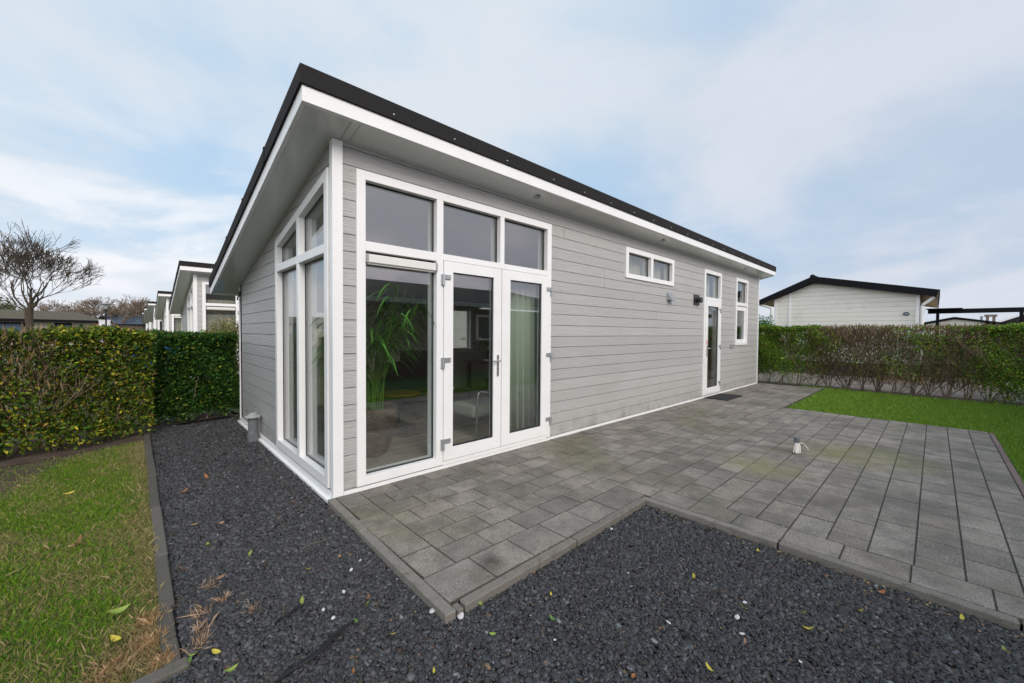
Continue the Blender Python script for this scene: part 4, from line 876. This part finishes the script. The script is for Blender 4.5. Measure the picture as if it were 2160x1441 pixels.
# house number plate, side window, vents
sg=empty('number_plate'); sg.parent=B; sg.location=(-.021,-2.783+oy,2.083)
M=Mb(); n=32; M.add([(-.0,.076*math.cos(2*math.pi*i/n),.056*math.sin(2*math.pi*i/n)) for i in range(n)]+[(-.012,.076*math.cos(2*math.pi*i/n),.056*math.sin(2*math.pi*i/n)) for i in range(n)],[tuple(range(n)),tuple(range(2*n-1,n-1,-1))]+[(i,(i+1)%n,(i+1)%n+n,i+n) for i in range(n)]); M.build('plate',MT['blue_sign'],sg)
fc=bpy.data.curves.new('digits','FONT'); fc.body='300'; fc.size=.05; fc.align_x='CENTER'; fc.align_y='CENTER'; fc.extrude=.002; fc.offset=.0006
fo=bpy.data.objects.new('digits',fc); C.objects.link(fo); bpy.context.view_layer.update()
me=bpy.data.meshes.new_from_object(fo.evaluated_get(bpy.context.evaluated_depsgraph_get())); bpy.data.objects.remove(fo)
me.materials.clear(); me.materials.append(MT['wht']); do=bpy.data.objects.new('digits',me); C.objects.link(do); do.parent=sg; do.location=(-.0145,0,0); do.rotation_euler=(R(90),0,R(-90))
M=Mb(); M.box(1.0,3.2,-3.105+oy,-3.0685+oy,.2,2.25); wo=M.build('window',MT['brownwood'],B); M=Mb(); M.box(1.15,3.05,-3.12+oy,-3.106+oy,.35,2.1); M.build('pane',MT['glass'],wo); M=Mb(); M.box(1.2,2.1,-3.105+oy-.002,-3.1052+oy,.4,2.05); M.build('blind',MT['curtain'],wo)
M=Mb(); M.box(.06,.3,-3.16+oy,-3.07+oy,-.1,2.4); M.build('door_post',MT['brownwood'],B)
M=Mb(); M.lathe([(.09,2.9),(.09,3.14),(.11,3.15),(.11,3.19),(.0,3.21)],2.5,-2.2+oy,14); M.build('flue',MT['cap'],B,smooth=True)
M=Mb(); M.tube([(-.1,-.3+oy,3.52),(9,-.3+oy,3.52)],.075,12); M.build('ridge_cap',MT['felt'],B)
# pergola beam
B=empty('pergola',(19,-3.5,0),0,'black timber pergola beam on posts right of the white house','pergola')
M=Mb(); M.box(-.05,.05,-3.4,.25,2.14,2.29); M.box(-.3,.2,-.55,.3,2.29,2.31); M.build('beam',MT['darkwood'],B)
for y in (.0,-1.80,-3.3):
    M=Mb(); M.box(-.045,.045,y-.03,y+.05,-.1,2.1395); M.build('post',MT['darkwood'],B)
# brown fence panel and pallet behind the hedge
B=empty('fence_panel',(17.6,-3.9,0),0,'brown stained fence panel seen through the bare hedge','fence'); M=Mb()
for i in range(9): M.box(0,.02,-2.4,.7,.04+i*.14,.04+i*.14+.139)
M.build('boards',MT['brownwood'],B)
for y in (.68,-.85,-2.42):
    M=Mb(); M.box(-.07,-.001,y-.035,y+.035,-.1,1.4); M.build('post',MT['brownwood'],B)
B=empty('pallet',(15.2,-2.75,-.05),0,'pale wooden pallet leaning behind the bare hedge','pallet'); 
for i in range(5):
    M=Mb(); M.box(0,.02,-.5,.5,.05+i*.11,.13+i*.11); M.build('slat',MT['tan'],B)
M=Mb(); M.box(.021,.1,-.48,-.4,0,.6); M.box(.021,.1,.4,.48,0,.6); M.build('bearer',MT['tan'],B)
# far roofs on the right
B=empty('distant_house',(40,-4.4,0),0,'distant house with a dark gable roof seen under the pergola beam','house')
M=Mb(); M.prism([(-1.9,-.1),(1.3,-.1),(1.3,2.2),(.07,2.5),(-1.9,2.16)],-5,0,lambda a,b,d:(-d,a,b)); M.build('wall',MT['wboard'],B)
M=Mb()
for s_ in ([(1.6,2.17),(.07,2.55),(.07,2.66),(1.6,2.28)],[(.069,2.55),(-2.2,2.12),(-2.2,2.22),(.069,2.66)]): M.prism(s_,-5,.3,lambda a,b,d:(-d,a,b))
M.build('roof',MT['darkwood'],B); M=Mb(); M.lathe([(.06,2.2),(.06,2.62),(.1,2.64),(.0,2.7)],0,-1.15,10); M.build('flue',MT['cap'],B)
B=empty('distant_house',(40,-7.3,0),0,'distant house with a white edged roof and chimney at the right edge','house')
M=Mb(); M.box(0,6,-2,1.4,-.1,2.1); M.build('wall',MT['beigewall'],B)
M=Mb(); M.prism([(1.6,1.95),(-1.2,3.3),(-4,1.95)],-6,-.02,lambda a,b,d:(-d,a,b)); M.build('roof',MT['tile'],B)
M=Mb(); M.prism([(1.6,1.95),(1.6,2.08),(-1.2,3.42),(-4,2.08),(-4,1.95),(-1.2,3.3)],-.019,.05,lambda a,b,d:(-d,a,b)); M.build('barge_board',MT['pvc'],B)
M=Mb()
M.box(-.1,.2,1.15,1.27,1.9,2.64); M.box(-.1,.2,1.43,1.55,1.9,2.64); M.box(-.15,.25,1.08,1.62,2.64,2.78); M.box(-.1,.2,1.1,1.6,1.8,2.3); M.build('chimney',MT['brick'],B)
# ------------------------------------------------------------------ house opposite, seen only mirrored in the glass
B=empty('opposite_bungalow',(4.5,-10.5,0),0,'dark roofed bungalow opposite, mirrored in the door glass','bungalow')
M=Mb(); M.box(-9,9,-3,3,-.1,2.2); M.build('wall',MT['brownwood'],B)
M=Mb(); M.prism([(3.5,2.25),(3.5,2.36),(-2,3.55),(-7.5,2.36),(-7.5,2.25),(-2,3.4)],-9.4,9.4,Tx); M.build('roof',MT['tile'],B)
M=Mb(); M.box(-9.4,9.4,3.501,3.60,2.22,2.36); M.build('gutter',MT['cap'],B)
for x in (-6.8,2.9,6.5):
    M=Mb(); M.box(x,x+1.0,3.001,3.05,1.1,2.0); wo=M.build('window',MT['offw'],B); M=Mb(); M.box(x+.08,x+.92,3.051,3.06,1.18,1.92); M.build('pane',MT['black'],wo)
hedge('hedge opposite the chalet, mirrored in the door glass',(9,-8.6),(-3,-6.9),.5,1.25,7000,2500,.09,gcols,[.24,.30,.2,.09,.06,.11],2.0,None,0,twn=(1,2))
hedge('hedge left of the gable, mirrored in the gable window',(-7.2,9.5),(-6.2,-1.5),.5,1.4,8000,2500,.08,gcols,[.24,.30,.2,.09,.06,.11],2.0,None,0,twn=(1,2))
c=copy_tree(H0); c.location=(-16.5,6.5,0); c.rotation_euler=(0,0,R(8)); c['label']='grey chalet left of the picture, mirrored in the gable window'

# ------------------------------------------------------------------ things by the chalet
V=empty('vent_pipe',(-.097,2.65,-.06),0,'grey vent pipe with a domed cap standing by the gable wall','vent pipe')
M=Mb(); M.lathe([(.068,0),(.068,.125),(.057,.13),(.055,.14),(.055,.33)],0,0,28); M.build('pipe',MT['pipe'],V,smooth=False)
M=Mb(); M.lathe([(.05,.322),(.093,.325),(.095,.337),(.075,.352),(.052,.362),(.05,.375),(.03,.385),(.0,.388)],0,0,28); M.build('cap',MT['cap'],V)
M=Mb(); M.box(-.47,.47,-.235,.235,0,.014)
ob=M.build('doormat',MT['mat'],bevel=.006,loc=(8.20,-.28,.003)); tag(ob,'black rubber doormat in front of the entrance door','doormat')
S=empty('pipe_stub',(4.45,-2.35,0),0,'grey capped pipe stub wrapped in white tape on the patio','pipe stub')
M=Mb(); M.lathe([(.026,0),(.026,.15),(.034,.15),(.034,.222),(.03,.228),(0,.228)],.0,.0,18); M.build('pipe',MT['pipe'],S)
M=Mb()
for a,r1,r2 in [(2.8,.06,.022),(3.3,.075,.024),(3.7,.06,.020),(4.4,.045,.022),(5.1,.04,.020)]:
    M.tube([(.024*math.cos(a),.024*math.sin(a),.15),(.034*math.cos(a),.034*math.sin(a),.09),(r1*math.cos(a),r1*math.sin(a),.010)],[.008,.012,r2*.55],6)
M.tube([(.02,-.03,.15),(.06,-.07,.135),(.10,-.11,.06),(.105,-.115,.05)],.006,6); M.build('tape',MT['tape'],S); S.scale=(.85,.85,.82)
# ------------------------------------------------------------------ interior things seen through the glass
FZ=.10
P=empty('potted_palm',(.60,.62,FZ),0,'tall green palm in a grainy brown pot behind the glass','potted plant')
M=Mb(); M.lathe([(.0,0),(.13,.0),(.155,.02),(.205,.15),(.245,.32),(.262,.44),(.262,.50),(.248,.515),(.235,.50),(.235,.46)],0,0,36); M.build('pot',MT['pot'],P,smooth=True)
M=Mb(); M.lathe([(.236,.46),(.1,.47),(0,.475)],0,0,24); M.build('soil',MT['soil'],P)
Ms=Mb(); Ml=Mb()
random.seed(4)
for i in range(23):
    a=random.uniform(0,6.28); ln=random.uniform(.75,1.6); tip=Vector((math.cos(a)*ln*.42,math.sin(a)*ln*.32,ln*.95)); b=Vector((random.gauss(0,.05),random.gauss(0,.05),.46))
    pts=[b+Vector((tip.x*t**1.6,tip.y*t**1.6,tip.z*(t-.12*t*t))) for t in (0,.25,.5,.75,1)]; Ms.tube(pts,[.010,.009,.007,.005,.003],6,(.12,.24,.04))
    for j in range(random.randint(13,18)):
        t=random.uniform(.5,1.0); k=min(3,int(t*4)); o_=pts[k].lerp(pts[k+1],t*4-k); fa=random.uniform(0,6.28); l2=random.uniform(.22,.46)
        dr=Vector((math.cos(fa),math.sin(fa),0)); sd_=Vector((-dr.y,dr.x,0)); prev=None; g=random.uniform(.7,1.3); col=(.055*g,.175*g,.022*g)
        for q in range(6):
            s=q/5; c_=o_+dr*l2*s+Vector((0,0,l2*(.55*s-.95*s*s))); wv=.0105*math.sin(math.pi*(.12+.86*s))
            e=(c_+sd_*wv,c_-sd_*wv)
            if prev: Ml.add([prev[0],e[0],e[1],prev[1]],[(0,1,2,3)],col)
            prev=e
Ms.build('stems',MT['grass'],P,norm=False); Ml.build('leaves',MT['grass'],P,norm=False)
A=empty('armchair',(2.1,.62,FZ),0,'pale green armchair on a bent chrome tube frame','armchair')
M=Mb()
for y in (-.27,.27):
    M.tube([(.42,y,.44),(-.25,y,.57),(-.28,y,.555),(-.29,y,.52),(-.31,y,.12),(-.30,y,.05),(-.25,y,.015),(.35,y,.015)],.012,8)
M.tube([(.35,-.27,.015),(.35,.27,.015)],.012,8); M.build('frame',MT['steel'],A,smooth=True)
def cushion(name,b,parent,m_,bev=.05):
    M=Mb(); M.box(*b); o=M.build(name,MT[m_],parent); x=o.modifiers.new('b','BEVEL'); x.width=bev; x.segments=4; return o
cushion('seat',(-.33,.35,-.24,.24,.24,.40),A,'fabric'); o=cushion('backrest',(.28,.40,-.24,.24,.36,.85),A,'fabric')
def curtain(x0,x1,y,z0,z1,n,m_,label,amp=.035,grp=None):
    M=Mb(); k=n*8
    for i in range(k+1):
        t=i/k; ph=t*n*2*math.pi+.6*math.sin(t*9)
        for j,z in enumerate((z0,(z0+z1)/2,z1)): M.v.append((x0+(x1-x0)*t+.008*math.sin(ph*2),y+amp*math.sin(ph)*(1-.3*j*.5)+.01*math.sin(ph*.37),z))
    for i in range(k):
        for j in range(2): a=i*3+j; M.f.append((a,a+3,a+4,a+1)); M.c.append((1,1,1)); M.mi.append(0)
    o=M.build('curtain',MT[m_],norm=False,smooth=True); s=o.modifiers.new('s','SOLIDIFY'); s.thickness=.004; tag(o,label,'curtain',grp)
curtain(2.11,2.80,.20,.12,2.11,7,'curtain','sage green pleated curtain behind the right glass door',.075)
curtain(4.62,6.15,.2,2.25,2.74,14,'beige_c','thin pale curtain behind the small high window',.02)
curtain(.3,1.5,11.1+.25,.15,2.3,8,'beige_c','beige curtain in the window of the nearest row chalet')
curtain(.3,1.5,22.9+.25,.15,2.3,8,'beige_c','beige curtain in the second row chalet')
curtain(9.75,10.2,.2,1.0,2.75,3,'beige_c','pale curtain inside the tall narrow window')
curtain(7.85,8.6,.2,.12,2.7,9,'beige_c','thin pale curtain behind the entrance door glass',.012)
curtain(1.45,1.75,.30,.12,2.4,3,'beige_c','',.02) if False else None
M=Mb(); M.box(1.15,3.5,.98,3.1,FZ+.001,FZ+.012); ob=M.build('rug',MT['rug']); tag(ob,'grey beige rug on the wooden floor inside','rug')
T_=empty('side_table',(1.62,1.95,FZ+.012),0,'round ochre side table on thin black legs','table')
M=Mb(); M.lathe([(0,.36),(.29,.36),(.30,.375),(.29,.39),(0,.39)],0,0,28); M.build('tabletop',MT['yellow'],T_)
for k in range(3):
    a=k*2.09; M=Mb(); M.tube([(.2*math.cos(a),.2*math.sin(a),.36),(.25*math.cos(a),.25*math.sin(a),0)],.012,8); M.build('leg',MT['black'],T_)
A=empty('lounge_chair',(2.2,2.75,FZ+.012),.5,'black lounge chair at the back of the room','armchair')
cushion('seat',(-.38,.38,-.36,.36,.25,.47),A,'dfab'); cushion('backrest',(.25,.40,-.36,.36,.4,.95),A,'dfab'); cushion('backrest',(-.38,.38,.30,.40,.4,.75),A,'dfab')
for x in (-.3,.3):
    for y in (-.3,.3): M=Mb(); M.tube([(x,y,0),(x*.9,y*.9,.27)],.016,8); M.build('leg',MT['black'],A)
D=empty('dining_table',(4.1,2.4,FZ),0,'dark dining table deep inside the room','table')
M=Mb(); M.box(-.7,.7,-.42,.42,.71,.745); M.build('tabletop',MT['brownwood'],D)
for x in (-.6,.6):
    for y in (-.35,.35): M=Mb(); M.box(x-.03,x+.03,y-.03,y+.03,0,.7095); M.build('leg',MT['black'],D)
gd='dark dining chairs round the table'
def dchair(x,y,rz,lb):
    A=empty('dining_chair',(x,y,FZ),rz,lb,'chair',gd)
    cushion('seat',(-.22,.22,-.22,.22,.42,.48),A,'dfab',.02); cushion('backrest',(.18,.22,-.21,.21,.5,.9),A,'dfab',.02)
    for px in (-.18,.18):
        for py in (-.18,.18): M=Mb(); M.tube([(px,py,0),(px,py,.43)],.012,6); M.build('leg',MT['black'],A)
dchair(3.45,1.75,-1.57+.0,'dark dining chair nearest the left glass door'); dchair(4.15,1.75,-1.57,'dark dining chair farther from the glass doors')
# vase with a leafy sprig near the back window
Vv=empty('vase',(3.75,2.45,FZ+.745),0,'vase of dark leafy sprigs on the dining table','vase')
M=Mb(); M.lathe([(0,0),(.05,0),(.07,.06),(.05,.14),(.03,.18),(.035,.2)],0,0,16); M.build('body',MT['dfab'],Vv,smooth=True)
v=RG.normal(size=(220,3))*np.array([.11,.11,.09])+np.array([0,0,.33]); leafcloud('foliage',v,.06,[(.06,.14,.04),(.1,.2,.05)],None,Vv)
